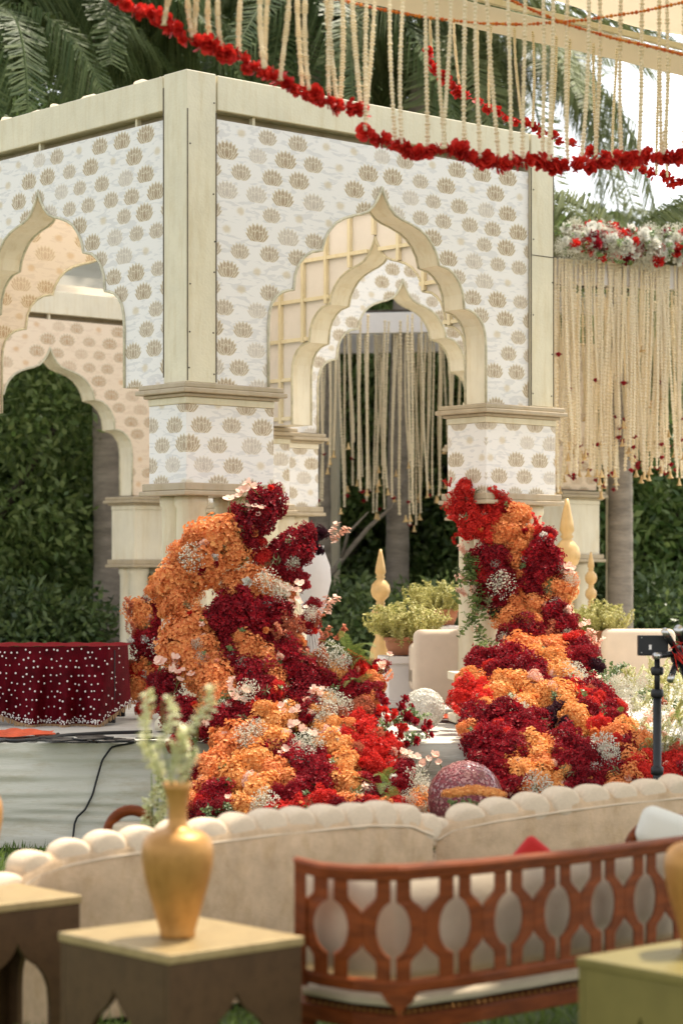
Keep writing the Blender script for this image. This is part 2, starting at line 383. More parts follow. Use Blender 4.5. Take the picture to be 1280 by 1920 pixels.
def capital(parent, x, y, sx, sy, lot='lotus', body='cream', mould='moulding', plain=False):
    """capital block on four round shafts: (x,y) its low corner in the pavilion's own axes"""
    cx, cy = x+sx/2, y+sy/2
    c = MB().box((cx, cy, 2.255), (sx, sy, .46)).build('capital', M[body if plain else lot], parent, bevel=.004)
    for z, e, hh, mt in ((2.592,.045,.03,mould),(2.562,.06,.028,mould),(2.538,.025,.02,mould),(2.507,.004,.042,body),(2.005,.03,.045,mould),(1.968,.045,.028,mould)):
        MB().box((cx, cy, z), (sx+2*e, sy+2*e, hh)).build('moulding' if mt == mould else 'neck_band', M[mt], c, bevel=.006)
    for ix in (0, 1):
        for iy in (0, 1):
            X, Y = x+.13+ix*(sx-.26), y+.12+iy*(sy-.22)
            MB().lathe([(.13,.575),(.13,.62),(.115,.64),(.10,.66),(.095,.70),(.09,1.3),(.087,1.88),(.10,1.9),(.10,1.953)], 28, (X,Y,0)).build('shaft', M[body], parent, True)
pv = thing('pavilion', 'square cream pavilion with cusped arches and lotus print panels', 'pavilion', C0, UA)
Wd = 3.1
arch_face(pv, (0,0,0), 0)
arch_face(pv, (0,Wd,0), -math.pi/2)
arch_face(pv, (0,Wd-.2,0), 0, front='lotus_soft_lit', back='lotus')
arch_face(pv, (Wd,0,0), math.pi/2, back='panel_back', battens=True)
for x, y in ((0,0),(Wd-.22,0),(0,Wd-.22),(Wd-.22,Wd-.22)):
    o = MB().box((x+.11-.004*(x == 0)+.004*(x > 0), y+.11-.004*(y == 0)+.004*(y > 0), 3.52), (.22,.22,1.816)).build('corner_post', M['cream'], pv, bevel=.006)
    if y == 0:                                     # open joints of the boards show as thin dark lines
        for q, w_ in (((x+.216, y-.005), (.006,.003)), ((x+.004 if x == 0 else x+.0, y-.005), (.006,.003))): MB().box((q[0], q[1], 3.41), (w_[0], w_[1], 1.58)).build('open_joint', M['bark'], o)
    if x == 0: MB().box((-.005, y+.214, 3.5), (.003,.008,1.7)).build('open_joint', M['bark'], o)
    if y == 0:
        for i in range(7):
            for q in (.02, .20):
              if random.random() < .45: MB().lathe([(.0055,0),(.0045,.003)], 8).build('screw_head', M['bark'], o).matrix_local = Matrix.Translation((x+q+random.uniform(-.006,.006), -.004, 2.68+i*.27+random.uniform(-.05,.05))) @ Matrix.Rotation(math.pi/2, 4, 'X')
        if x > 0: MB().box((x+.114, -.0055, 3.62), (.214,.002,.005)).build('open_joint', M['bark'], o)
    yb = y if y == 0 else Wd-.35
    capital(pv, (x if x == 0 else Wd-.65)-.01*(x == 0), yb-.01*(y == 0), .66 if not (x == 0 and y > 0) else .40, .36)
m = MB().grid(lambda u, v: (.2+2.7*u, .2+2.7*v, 4.30+.10*math.sin(u*math.pi)*math.sin(v*math.pi)+.012*math.sin(u*60)), 50, 10)
m.build('roof_cloth', M['sheer'], pv, True)  # unseen roof, added so that softened sunlight falls inside
pts = [(.10+.03*math.sin(k*1.3), .35+k*.06, 4.432+.012*math.sin(k*2.1)+.01*math.sin(k*.7)) for k in range(44)]
m = MB().tube(pts, [.012+.018*abs(math.sin(k*.61)*math.sin(k*1.7)) for k in range(44)], 8); m.build('bunched_cloth', M['sheer'], pv, True)

# second archway of the same kind behind, one bay to the right
g3 = thing('archway', 'cream archway with white lotus panel framed inside the front arch', 'archway', loc_uv(3.1,3.12), UA)
arch_face(g3, (0,0,0), 0, soff='cream_warm')
for x in (0, Wd-.22): MB().box((x+.11, .11, 3.52), (.22,.22,1.816)).build('corner_post', M['cream'], g3, bevel=.006)
capital(g3, Wd-.65, 0, .66, .36, body='cream_warm')
capital(g3, .22, 0, .40, .36, body='cream_warm')
# lower archway in the garden at left, warm light put into the colours of its print
c4 = P(96, HOR, 20.0)
g4 = thing('archway', 'lotus print archway tinted with warm light, standing in front of the dark trees at left', 'archway', Vector((c4.x, c4.y, -.40))-UU*1.46, UA)
arch_face(g4, (0,0,0), 0, W=2.92, su=.98, front='lotus_warm_lit', back='lotus_warm_lit', post=.12, beam='cream_warm')
for x in (0, 2.80): MB().box((x+.06, .10, 3.52), (.12,.2,1.816)).build('corner_post', M['cream_warm'], g4, bevel=.006)
for x in (-.06, 2.36): capital(g4, x, -.03, .62, .36, body='cream_warm', plain=True)
m = MB().grid(lambda u, v: (-.4+3.6*u, .02+2.6*v, 4.43+1.1*v+.03*math.sin(v*46+.3*math.sin(u*9))), 60, 90)
m.build('pleated_roof_cloth', M['sheer'], g4, True)
# single pillar behind the right column
pp = P(1085, HOR, 20.5)
g5 = thing('garden_pillar', 'warm cream pillar with stepped capital behind the gilded finials', 'pillar', (pp.x-.15, pp.y, -.35), UA)
capital(g5, 0, 0, .50, .34, body='cream_warm', plain=True)
MB().box((.25,.17,3.3), (.46,.3,1.36)).build('lotus_block', M['lotus_warm_lit'], g5)

# ------------------------------------------------------------------ garland pergolas behind
def pergola(A, B_, label, z, ny=9, posts=((0,0),(0,1),(1,0),(1,1))):
    pd = Vector((B_.x-A.x, B_.y-A.y, 0)); ln = pd.length; pa = math.atan2(pd.y, pd.x)
    t = thing('garland_pergola', label, 'pergola', (A.x, A.y, 0), pa)
    for yy in (0, 1.9): MB().box((ln/2, yy, z), (ln+.3, .10, .20)).build('beam', M['panel_back'], t, bevel=.006)
    for a_, b_ in posts:
        for x, yy in (((-.08, ln+.08)[a_], (0, 1.9)[b_]),): MB().box((x, yy, z/2-.05), (.13, .13, z-.1)).build('post', M['cream_warm'], t, bevel=.006)
    for i in range(ny): MB().box((ln/2, .14+i*1.7/ny, z+.13), (ln+.3, .045, .03)).build('roof_slat', M['bark'], t)
    return t, ln, pa
PR0, PR1 = P(1000, HOR, 18.6), P(1345, HOR, 19.3)
pgr, pl_, pa = pergola(PR0, PR1, 'cream pergola beam and slatted roof right of the pavilion', 4.02, posts=((1,0),(1,1)))
pergola(P(575, HOR, 21.9), P(905, HOR, 21.6), 'cream pergola seen through the centre arch', 3.93, posts=((0,0),(0,1)))
# ------------------------------------------------------------------ trees
def clump_pos(nc, rad, cr):
    def fn(rg, n):
        c = rg.normal(size=(nc,3)); c /= np.linalg.norm(c, axis=1)[:,None]; c *= (rg.random(nc)**.4)[:,None]*np.array(rad)
        k = rg.integers(0, nc, n); d = rg.normal(size=(n,3)); d /= np.linalg.norm(d, axis=1)[:,None]
        p = c[k] + d*(rg.random(n)**.5)[:,None]*cr
        return p, d*.5+c[k]/np.array(rad)*.6
    return fn
crowns = []
for s in range(3):
    me = leaf_cloud(30000, clump_pos(120, (1.5,1.3,1.9), .40), .095, .042, .5, 20+s); me.name = 'crown'; me.materials.append(M[('leaf_mid','leaf_mid','leaf')[s]]); crowns.append(me)
def tree(px, d, zc, sc, k, label):
    b = P(px, HOR, d); t = thing('broadleaf_tree', label, 'tree', (b.x, b.y, 0), random.uniform(0,6), 'trees behind the pavilion')
    pts = [(0,0,0),(.06,.03,zc*.35),(-.05,.05,zc*.7),(.05,0,zc)]
    MB().tube(pts, [.16*sc,.12*sc,.09*sc,.05*sc], 9).build('trunk', M['bark'], t, True)
    m = MB()
    for i in range(6):
        a = i*1.05; m.tube([(0,0,zc*.6),(math.cos(a)*.5*sc, math.sin(a)*.5*sc, zc*.85),(math.cos(a)*1.1*sc, math.sin(a)*1.0*sc, zc+.3*sc)], [.06*sc,.045*sc,.02*sc], 6)
    m.build('limbs', M['bark'], t, True)
    obj('crown', crowns[k], t, (0,0,zc), (0,0,0), sc)
TR = [(-60,23.5,2.6,1.25,0,'dark leafy tree at the left edge, seen through the left arch'),
      (70,25,1.9,1.2,1,'mid green leafy tree behind the velvet-covered table'),
      (150,27,4.6,1.35,0,'tall dark tree rising behind the left archway'),
      (330,28,5.4,1.6,0,'dark tree behind the front corner column'),
      (640,26.5,2.0,1.1,2,'dark leafy tree left of the bare palm trunk in the centre arch'),
      (850,26.5,2.2,1.15,0,'dark leafy tree just left of the red and orange flower column'),
      (730,27,4.3,1.5,0,'tall tree behind the hanging flower strings of the centre arch'),
      (960,27,3.2,1.5,0,'tree hidden behind the right column of the pavilion'),
      (1110,24,1.7,1.0,1,'bright green leafy tree between the finials and the grey palm trunk'),
      (1250,24,2.2,1.4,0,'very dark tree at the right edge under the flower strings')]
for a in TR: tree(*a)
# the far wood: one dark mass
def wood_pos(rg, n):
    p = np.zeros((n,3)); p[:,0] = rg.uniform(-11,10,n); p[:,1] = 30+rg.random(n)*2.5+.8*np.sin(p[:,0]*1.7)
    top = np.interp(p[:,0], [-11,-2,.5,2.4,3.2,10], [11,10.2,8.5,6.4,5.4,5.0])+.6*np.sin(p[:,0]*2.3)+.4*np.sin(p[:,0]*5.1)
    p[:,2] = top*rg.random(n)**.9; return p, np.tile([0,-.5,.3],(n,1))
me = leaf_cloud(90000, wood_pos, .26, .11, .4, 31); me.materials.append(M['leaf'])
tag(obj('distant_wood', me), 'dense dark green wood filling the background', 'wood', kind='stuff')
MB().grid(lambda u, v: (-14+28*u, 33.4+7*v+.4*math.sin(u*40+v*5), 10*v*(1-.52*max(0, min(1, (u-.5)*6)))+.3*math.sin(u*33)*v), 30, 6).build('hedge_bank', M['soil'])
tag(bpy.data.objects['hedge_bank'], kind='structure')

# ------------------------------------------------------------------ palms
def frond_mesh(ln, droop, seed, lw=.020, ll=.60, n=110):
    rg = random.Random(seed); pts = []
    for i in range(15):
        t = i/14; pts.append(Vector((ln*(t-.12*t*t*droop), 0, ln*(.42*t-droop*.95*t*t))))
    m = MB().tube(pts, [.02*(1-.85*i/14)+.003 for i in range(15)], 5)
    for i in range(n):
        t = .10+.9*i/n; j = min(13, int(t*14)); f = t*14-j; p = pts[j].lerp(pts[j+1], f); tg = (pts[j+1]-pts[j]).normalized()
        for s in (-1, 1):
            l = ll*(.55+.6*math.sin(math.pi*min(1, t*.93+.07)))*rg.uniform(.8,1.15)
            d1 = (tg*.55+Vector((0,s,0))*rg.uniform(.55,.95)+Vector((0,0,rg.uniform(-.1,.25)))).normalized()
            p1 = p+d1*l*.45; p2 = p1+(d1*.5+Vector((0,0,-1))*rg.uniform(1.2,2.2)).normalized()*l*.75
            wv = tg*lw*rg.uniform(.7,1.2)
            m.add([p-wv*.4, p+wv*.4, p1+wv*.6, p1-wv*.6, p2], [(0,1,2,3),(3,2,4)])
    return m
frondD = [frond_mesh(2.1, .95+.12*k, k).mesh('frond', M['palm']) for k in range(4)]
frondP = [frond_mesh(2.1, .95+.15*k, 40+k, .018, .50).mesh('frond', M['palm_pale']) for k in range(3)]
def palm(px, d, r, ph, cx, cy, label, nf, meshes, sc=1.0):
    """ph: top of the trunk in photo pixels, (cx, cy) its crown's heart"""
    b = P(px, HOR, d); c = P(cx, cy, d); t = thing('palm_tree', label, 'palm tree', (b.x, b.y, 0), 0, 'palms behind the pavilion')
    top = Vector((c.x-b.x, 0, c.z)); pts = []; rs = []
    for i in range(61):
        q = i/60; pts.append(Vector((top.x*q**3, 0, top.z*q))); rs.append(r*(1.12-.28*q)*(1+(.028 if i % 3 == 0 else 0))*(1+.25*math.exp(-q*18)))
    MB().tube(pts, rs, 18).build('trunk', M['trunk'], t, True)
    rg = random.Random(px)
    for i in range(nf):
        a = i*2.399963+rg.uniform(-.2,.2); el = -rg.uniform(-.15,.75) if i % 3 else rg.uniform(-1.0,-.4)
        o = obj('frond', meshes[i % len(meshes)], t, top, (rg.uniform(-.2,.2), el+.35, a), sc*rg.uniform(.8,1.1))
palm(207, 22.5, .155, 0, 150, 5, 'palm with grey trunk behind the velvet table, crown at top left', 22, frondD, .95)
palm(-90, 21, .14, 0, -20, 30, 'palm crown drooping at the top left corner', 18, frondD, .95)
palm(405, 26, .15, 0, 400, 0, 'dark palm directly behind the front corner of the pavilion', 22, frondD, 1.15)
palm(594, 23.2, .140, 0, 575, 20, 'palm with thick grey trunk beside the back capital, left in centre arch', 20, frondD, 1.0)
palm(744, 23.2, .114, 0, 800, 60, 'palm with slim ringed trunk in the middle of the centre arch', 20, frondP, 1.1)
palm(960, 25, .12, 0, 965, 120, 'pale drooping palm rising behind the right post of the pavilion', 22, frondP, 1.1)
palm(1162, 21, .115, 0, 1165, 470, 'short palm with grey ringed trunk under the right hand flower strings', 14, frondP, .8)
palm(1240, 29, .10, 0, 1230, 440, 'distant pale palm above the flower rail at right', 12, frondP, .9)
# bare branch in the centre
m = MB().tube([P(590,1120,23), P(640,1050,23), P(690,990,23), P(735,950,23), P(760,900,23)], [.035,.03,.025,.018,.01], 7)
m.tube([P(640,1050,23), P(652,1000,22.9), P(690,960,22.8)], [.02,.016,.008], 6)
tag(m.build('bare_branch', M['trunk'], None, True), 'bare crooked branch crossing the dark leaves in the centre arch', 'branch')
# the tree's leafy undergrowth behind the stage
me = leaf_cloud(12000, clump_pos(70, (1.1,.6,.55), .3), .10, .045, .3, 77); me.materials.append(M['leaf']); me.name = 'foliage'
for i, (px, d, lab) in enumerate(((40,21.3,'low leafy shrub behind the velvet table'),(660,21.8,'low leafy shrub behind the centre finial'),(830,21.8,'low leafy shrub behind the white planters'),(1220,22,'low leafy shrub behind the beige sofa at right'))):
    b = P(px, HOR, d); t = thing('garden_shrub', lab, 'shrub', (b.x, b.y, 0), i*1.7, 'shrubs behind the stage')
    obj('foliage', me, t, (0,0,.75)); MB().tube([(0,0,0),(.03,0,.6)], .03, 6).build('stem', M['bark'], t)

# ------------------------------------------------------------------ hanging flower strings
def string_mesh(seed, ln=1.0, r=.014, seg=70, sway=.02, mt='string'):
    rg = random.Random(seed); pts = []; rs = []; a, b = rg.uniform(0,6), rg.uniform(0,6)
    for i in range(seg+1):
        t = i/seg; pts.append((sway*math.sin(t*2.2+a)*t, sway*math.sin(t*2+b)*t, -ln*t)); rs.append(r*(1.25 if i % 2 else .62)*rg.uniform(.75,1.2))
    m = MB().tube(pts, rs, 6)
    return m.mesh('flower_string', M[mt], False)
SL = [string_mesh(k, 1.5, .0135, 90, .03) for k in range(4)]           # about 1.5 m long
SB = [string_mesh(10+k, 1.9, .017, 120, .06) for k in range(5)]
bell = MB().lathe([(.008,0),(.012,-.02),(.022,-.05),(.038,-.062),(.038,-.068),(.012,-.066)], 12).mesh('bell', M['bell'], True)
def ruffle(n, seed, spread=1.0):
    rg = random.Random(seed); m = MB()
    for i in range(n):
        t = i/n; a = i*2.4; el = 1.35-1.25*t*spread
        d = Vector((math.cos(a)*math.cos(el), math.sin(a)*math.cos(el), math.sin(el))); p = Vector((0,0,-.25))+d*.25
        s = d.cross(Vector((0,0,1))); s = s.normalized() if s.length > .01 else Vector((1,0,0)); n_ = s.cross(d)
        q = p+d*rg.uniform(.55,.95); w_ = s*rg.uniform(.25,.42); c_ = n_*rg.uniform(-.12,.2)
        m.add([p, p+(q-p)*.55+w_+c_, q+w_*.55+c_*2, q-w_*.55+c_*2, p+(q-p)*.55-w_+c_], [(0,1,2),(0,2,3),(0,3,4)])
    m.ball((0,0,-.2), .33, 8, 5); return m
rose = {k: [ruffle(26, s).mesh('rose', M['pet'+k]) for s in (1,2)] for k in 'RDWPOB'}
def hang(px, d, y0, y1, meshes, base, label, group, tip=None, yaw=0, thick=1.0):
    a = P(px, y0, d); ln = (y1-y0)/F*d
    o = obj('flower_string', random.choice(meshes), None, a, (random.gauss(0,.025), random.gauss(0,.025), random.uniform(0,6)), (thick, thick, ln/base))
    tag(o, label % {'bell':'bell tipped','red':'red tipped'}.get(tip,'plain ended') if '%' in label else label, 'flower string', group)
    if tip:
        c = obj('bell' if tip == 'bell' else 'red_blossom', bell if tip == 'bell' else rose['D'][0], o, (0,0,-base), None, None)
        k = 1.0 if tip == 'bell' else .05
        c.scale = (k*random.uniform(.8,1.2), k, k*base/ln*(1 if tip == 'bell' else .55))
    return o
# centre arch
for i in range(50):
    px = 602+i*5.3+random.uniform(-5,5); d = random.uniform(20.8,22.7)
    u = (px-600)/270; yb = 850+120*random.random()-55*math.sin(u*math.pi*2+1)*.3+random.choice((0,0,-30,40))
    yb = min(yb, 985 if 590 < px < 790 else 930)
    hang(px, d, HOR-2.42*F/d+random.uniform(-3,3), yb, SB, 1.9, '%s cream flower string hanging inside the centre arch', 'flower strings in the centre arch', random.choice(('bell','bell','bell','red')), thick=random.uniform(.6,.8))
# right hand curtain, many rows deep
for i in range(150):
    px = 1030+random.uniform(0,262) if i > 60 else 1032+i*4.3
    fr_ = random.random() < .38; v = -.09 if fr_ else random.random()*1.85; dd = 18.6+.7*(px-1000)/345+v
    ytop = HOR-(2.62 if fr_ else 2.42)*F/dd
    u = (px-1040)/240; low = 800+85*random.random()+(60 if u < .5 else 25)*random.random()+(-45 if .48 < u < .56 else 0)
    if random.random() < .10: low -= random.uniform(60,230)
    hang(px, dd, ytop, low, SB, 1.9, '%s cream flower string hanging from the pergola right of the pavilion', 'flower strings of the right hand curtain', random.choice(('bell','bell','red','red',None)), thick=random.uniform(.6,.85))
# red and white rail of flowers on top of the pergola beam
fr = thing('flower_rail', 'rail of red and white roses with gypsophila on top of the pergola beam', 'flower rail', Vector((PR0.x, PR0.y, 4.10)), pa)
# ------------------------------------------------------------------ flower heads (unit size, facing +Z)
def head_mesh(name, mt, n, pl, pw, lift, np_=4, seed=0, core=.80, zmin=-.45, jag=.08, squash=.85):
    rg = random.Random(seed+100*n); m = MB(); ph = [rg.uniform(0,6) for _ in range(4)]; st = rg.uniform(1.0,1.22) if core < .89 else 1
    m.ball((0,0,0), (core*st,core/st,core*squash), 12, 7)
    for i in range(n):
        z = 1-(1-zmin)*(i+.5)/n; a = i*2.399963; r = math.sqrt(max(0, 1-z*z))
        d = Vector((math.cos(a)*r, math.sin(a)*r, z)); 
        nn = (d+Vector((rg.gauss(0,.28), rg.gauss(0,.28), rg.gauss(0,.28)))).normalized()
        lump = 1+.17*math.sin(d.x*4.3+ph[0])*math.sin(d.y*4.1+ph[1])+.13*math.sin(d.z*5+d.x*3+ph[2])+.10*math.sin(d.y*7+ph[3]) if core < .89 else 1
        p = Vector((d.x*st, d.y/st, d.z*squash))*lump*((1+rg.gauss(0,jag)-.03) if rg.random() < .68 or core >= .89 else rg.uniform(.74,.90))
        t = nn.cross(Vector((rg.random(), rg.random(), rg.random()))).normalized(); b = nn.cross(t)
        k0 = rg.uniform(.8,1.2)
        for k in range(np_):
            q = 2*math.pi*k/np_; e = t*math.cos(q)+b*math.sin(q); s = nn.cross(e)
            L_, W_ = pl*k0*rg.uniform(.85,1.15), pw*k0*rg.uniform(.85,1.15); li = lift*rg.uniform(.2,1.5)
            m.add([p-nn*.02, p+e*L_*.45+s*W_+nn*li*.3, p+e*L_*.85+s*W_*.75+nn*li, p+e*L_+nn*li*1.25, p+e*L_*.85-s*W_*.75+nn*li, p+e*L_*.45-s*W_+nn*li*.3],
                  [(0,1,2,3),(0,3,4,5)])
    return m.mesh(name, M[mt])
HM = {}
for k in 'OYP': HM[k] = [head_mesh('hydrangea_head', 'pet'+k, 620, .092, .060, .028, 4, s, .62) for s in range(5)]
for k in 'DRBC': HM[k] = [head_mesh('ruffled_flower_head', 'pet'+k, 560, .105, .048, .075, 4, 10+s, .60, -.45, .08) for s in range(5)]
HM['W'] = [head_mesh('white_flower_head', 'petW', 120, .2, .1, .05, 4, 5)]
def gyp_mesh(seed, n=260):
    rg = random.Random(seed); m = MB()
    for i in range(n):
        d = Vector((rg.gauss(0,1), rg.gauss(0,1), rg.gauss(.5,1))).normalized(); p = d*rg.random()**.35; p.z *= .9
        s = rg.uniform(.035,.062); m.add([p+Vector((s,0,0)), p+Vector((0,s,0)), p-Vector((s,0,0)), p-Vector((0,s,0)), p+Vector((0,0,s)), p-Vector((0,0,s))], [(0,1,4),(1,2,4),(2,3,4),(3,0,4),(1,0,5),(2,1,5),(3,2,5),(0,3,5)])
        if i % 5 == 0: m.tube([(0,0,-.6), p*.6+Vector((rg.gauss(0,.08),0,0)), p], .006, 3, False)
    return m.mesh('gypsophila_puff', M['gyp'])
HM['G'] = [gyp_mesh(s) for s in range(3)]
def poppy_mesh(seed):
    """one open five petalled flower, 1 unit across, facing +Z"""
    rg = random.Random(seed); m = MB(); cup = .25+.2*seed
    for k in range(5):
        q = k*1.2566+rg.gauss(0,.1); e = Vector((math.cos(q), math.sin(q), 0)); s = Vector((-e.y, e.x, 0)); z = Vector((0,0,1)); R1 = .5*rg.uniform(.85,1.15)
        m.add([Vector(), e*R1*.5+s*R1*.5+z*R1*cup*.5, e*R1*.95+s*R1*.42+z*R1*cup, e*R1*1.08+z*R1*cup*1.25, e*R1*.95-s*R1*.42+z*R1*cup, e*R1*.5-s*R1*.5+z*R1*cup*.5], [(0,1,2,3),(0,3,4,5)])
    m.ball((0,0,.05), (.09,.09,.07), 6, 4); return m.mesh('poppy', M['petP'])
poppies = [poppy_mesh(s) for s in range(3)]
poppy_stem = MB().tube([(0,0,0),(.05,.02,-.9),(.2,.05,-2.0)], .035, 4).mesh('stem', M['stem'])
def poppy(parent, loc, rot, sc, seed):
    for i in range(6):
        c = loc+Vector((random.uniform(-1,1), random.uniform(-.5,.2), random.uniform(-.7,.8)))*sc
        o = obj('poppy', poppies[random.randint(0,2)], parent, c, aim(Vector((random.gauss(0,.5), -.8, .9+random.gauss(0,.3))).normalized()), sc*random.uniform(.55,.85))
        obj('stem', poppy_stem, o)
    return o
def fern_mesh(seed, curl=.9):
    m = MB(); pts = [Vector((0, -curl*.5*(i/20)**2, 1.0*(i/20)-.35*curl*(i/20)**2.5)) for i in range(21)]
    m.tube(pts, [.012*(1-.8*i/20) for i in range(21)], 4)
    for i in range(2, 36):
        t = i/36; j = min(19, int(t*20)); p = pts[j].lerp(pts[j+1], t*20-j); tg = (pts[j+1]-pts[j]).normalized()
        l = .17*math.sin(math.pi*(t*.85+.12))**.8; wv = tg*.0065
        for s in (-1, 1):
            e = Vector((s,0,0))+tg*.35; q = p+e*l
            m.add([p-wv, p+wv, p+e*l*.6+wv*.9, q, p+e*l*.6-wv*.9], [(0,1,2,3,4)])
    return m.mesh('fern_frond', M['fern'])
FERN = [fern_mesh(0,.5), fern_mesh(1,1.0), fern_mesh(2,1.4)]
def sprig_mesh(mt, n, seed, ln=.11, wd=.07, name='leaf_sprig'):
    rg = random.Random(seed); m = MB()
    for i in range(n):
        t = (i+.5)/n; p = Vector((.12*math.sin(t*5+seed), .1*math.sin(t*4), t)); a = i*2.4; e = Vector((math.cos(a), math.sin(a), rg.uniform(-.3,.6))).normalized()
        s = e.cross(Vector((rg.random(),rg.random(),1))).normalized(); l = ln*rg.uniform(.7,1.3); w_ = wd*rg.uniform(.35,.6)
        m.add([p, p+e*l*.45+s*w_, p+e*l, p+e*l*.45-s*w_], [(0,1,2,3)])
    m.tube([(.12*math.sin(t/8*5+seed), .1*math.sin(t/8*4), t/8) for t in range(9)], .01, 4)
    return m.mesh(name, M[mt])
SPG = {'leaf': sprig_mesh('leaf_mid', 26, 1, .20, .16), 'C': sprig_mesh('petC', 60, 2, .14, .15, 'flower_spike'), 'R': sprig_mesh('petR', 46, 3, .17, .22, 'flower_spike'),
       'P': sprig_mesh('petP', 30, 4, .22, .24, 'flower_spike'), 'O': sprig_mesh('petO', 60, 5, .10, .11, 'flower_spike'), 'dark': sprig_mesh('leaf', 30, 6, .22, .15), 'spike': sprig_mesh('spike', 90, 7, .105, .085, 'bud_spike'),
       'shrub': sprig_mesh('shrub', 90, 8, .085, .055, 'foliage_spike'), 'palmleaf': sprig_mesh('leaf_olive', 26, 9, .34, .07)}
def aim(n, spin=None):
    q = Vector(n).normalized().to_track_quat('Z', 'Y')
    return q @ Quaternion((0,0,1), random.uniform(0,6.28) if spin is None else spin)
def arrangement(name, label, base, depth, xc, xw, patches, side=2, back=.16):
    t = thing(name, label, 'flower arrangement', base)
    def put(px, py, r, k, dz=0):
        d = depth(px, py)+dz-(0 if k in 'OYDRBCPW' else .09); p = P(px, py, d)-Vector(base); sc = r/F*d
        n = Vector(((px-xc)/xw*.8+random.gauss(0,.25), -1, .55+random.gauss(0,.25)))
        if k == 'G': o = obj('gypsophila_puff', random.choice(HM['G']), t, p-Vector((0,.03,0)), aim(n), sc*1.1)
        elif k == 'p': o = poppy(t, p, None, sc, random.randint(0,2))
        elif k == 'f': 
            for j in range(4): o = obj('fern_frond', FERN[j % 3], t, p+Vector((random.gauss(0,.02),.02,-sc*.6)), aim(Vector((random.uniform(-.9,.9),-.55,.9)), random.uniform(-.5,.5)), sc*random.uniform(2.2,3.0))
        elif k in ('c','r','o','q'):
            for j in range(3): o = obj('flower_spike', SPG[{'c':'C','r':'R','o':'O','q':'P'}[k]], t, p+Vector((random.gauss(0,.01),.02,-sc*.7)), aim(Vector((random.gauss((px-xc)/xw*.6,.35),-.35,1))), sc*random.uniform(1.3,1.9))
        elif k == 'g':
            for j in range(7): o = obj('pale_green_sprig', SPG['shrub' if j % 3 else 'spike'], t, p+Vector((random.gauss(0,.03),.03,-sc*.6)), aim(Vector((random.gauss(0,.6),-.5,.9))), sc*random.uniform(1.2,1.8))
        elif k == 'l':
            for j in range(4): o = obj('leaf_sprig', SPG[('leaf','dark')[j % 2]], t, p+Vector((0,.02,-sc*.5)), aim(Vector((random.gauss(0,.7),-.6,.8))), sc*random.uniform(1.2,1.7))
        elif k == 'v':
            for j in range(3): o = obj('leaf_sprig', SPG['leaf'], t, p+Vector((random.gauss(0,.02),.02,sc)), aim(Vector((random.gauss(0,.4),-.3,-1))), sc*random.uniform(2.6,3.8))
        elif k in ('s', 'S', 'w'):
            for j in range(3): o = obj('rose', random.choice(rose[{'s':'D','S':'R','w':'W'}[k]]), t, p+Vector((random.gauss(0,sc*.7), random.gauss(0,.02), random.gauss(0,sc*.7))), aim(n), sc*random.uniform(.35,.5))
        else:
            nm = HM[k][0].name.split('.')[0]
            o = obj(nm, random.choice(HM[k]), t, p, aim(n), sc*1.02)
            if side:
                for j in range(side):
                    a = random.uniform(0, 6.28); q = P(px+r*.85*math.cos(a), py+r*.85*math.sin(a), d+random.uniform(-.03,.05))-Vector(base)
                    k2 = random.choice({'D':'DDDR', 'R':'RRRC', 'O':'OOOY', 'Y':'YYYP', 'C':'CCO'}.get(k, k))
                    obj(HM[k2][0].name.split('.')[0], random.choice(HM[k2]), t, q, aim(n+Vector((math.cos(a)*.5,0,-math.sin(a)*.5))), sc*random.uniform(.32,.6))
    for it in patches.replace('\n', ' ').split():
        a = it.split(','); x, y, r = (float(q) for q in a[:3]); put(x, y, r, a[3])
        if a[3] in 'ODYRC' and r >= 20:              # single blooms, buds and leaves tucked between the heads
            for j in range(2):
                if random.random() < .62:
                    an = random.uniform(0, 6.28); qx, qy = x+r*random.uniform(.3,1)*math.cos(an), y+r*random.uniform(.3,1)*math.sin(an)
                    d = depth(qx, qy)-r/F*13*.75; p = P(qx, qy, d)-Vector(base); kk = random.choice(('P','R','O','D','W','leaf','leaf','leaf','G','spike'))
                    up_ = Vector((random.gauss(0,.5), -.9, .5+random.gauss(0,.4)))
                    if kk == 'leaf': obj('leaf_sprig', SPG[random.choice(('leaf','dark','palmleaf'))], t, p+Vector((0,.05,-.03)), aim(up_), random.uniform(.07,.12))
                    elif kk == 'G': obj('gypsophila_puff', random.choice(HM['G']), t, p, aim(up_), random.uniform(.03,.05))
                    elif kk == 'spike': obj('flower_spike', SPG[random.choice('COP')], t, p+Vector((0,.04,-.03)), aim(up_), random.uniform(.07,.11))
                    else: obj('rose', random.choice(rose[kk]), t, p, aim(up_), random.uniform(.020,.034))
    return t
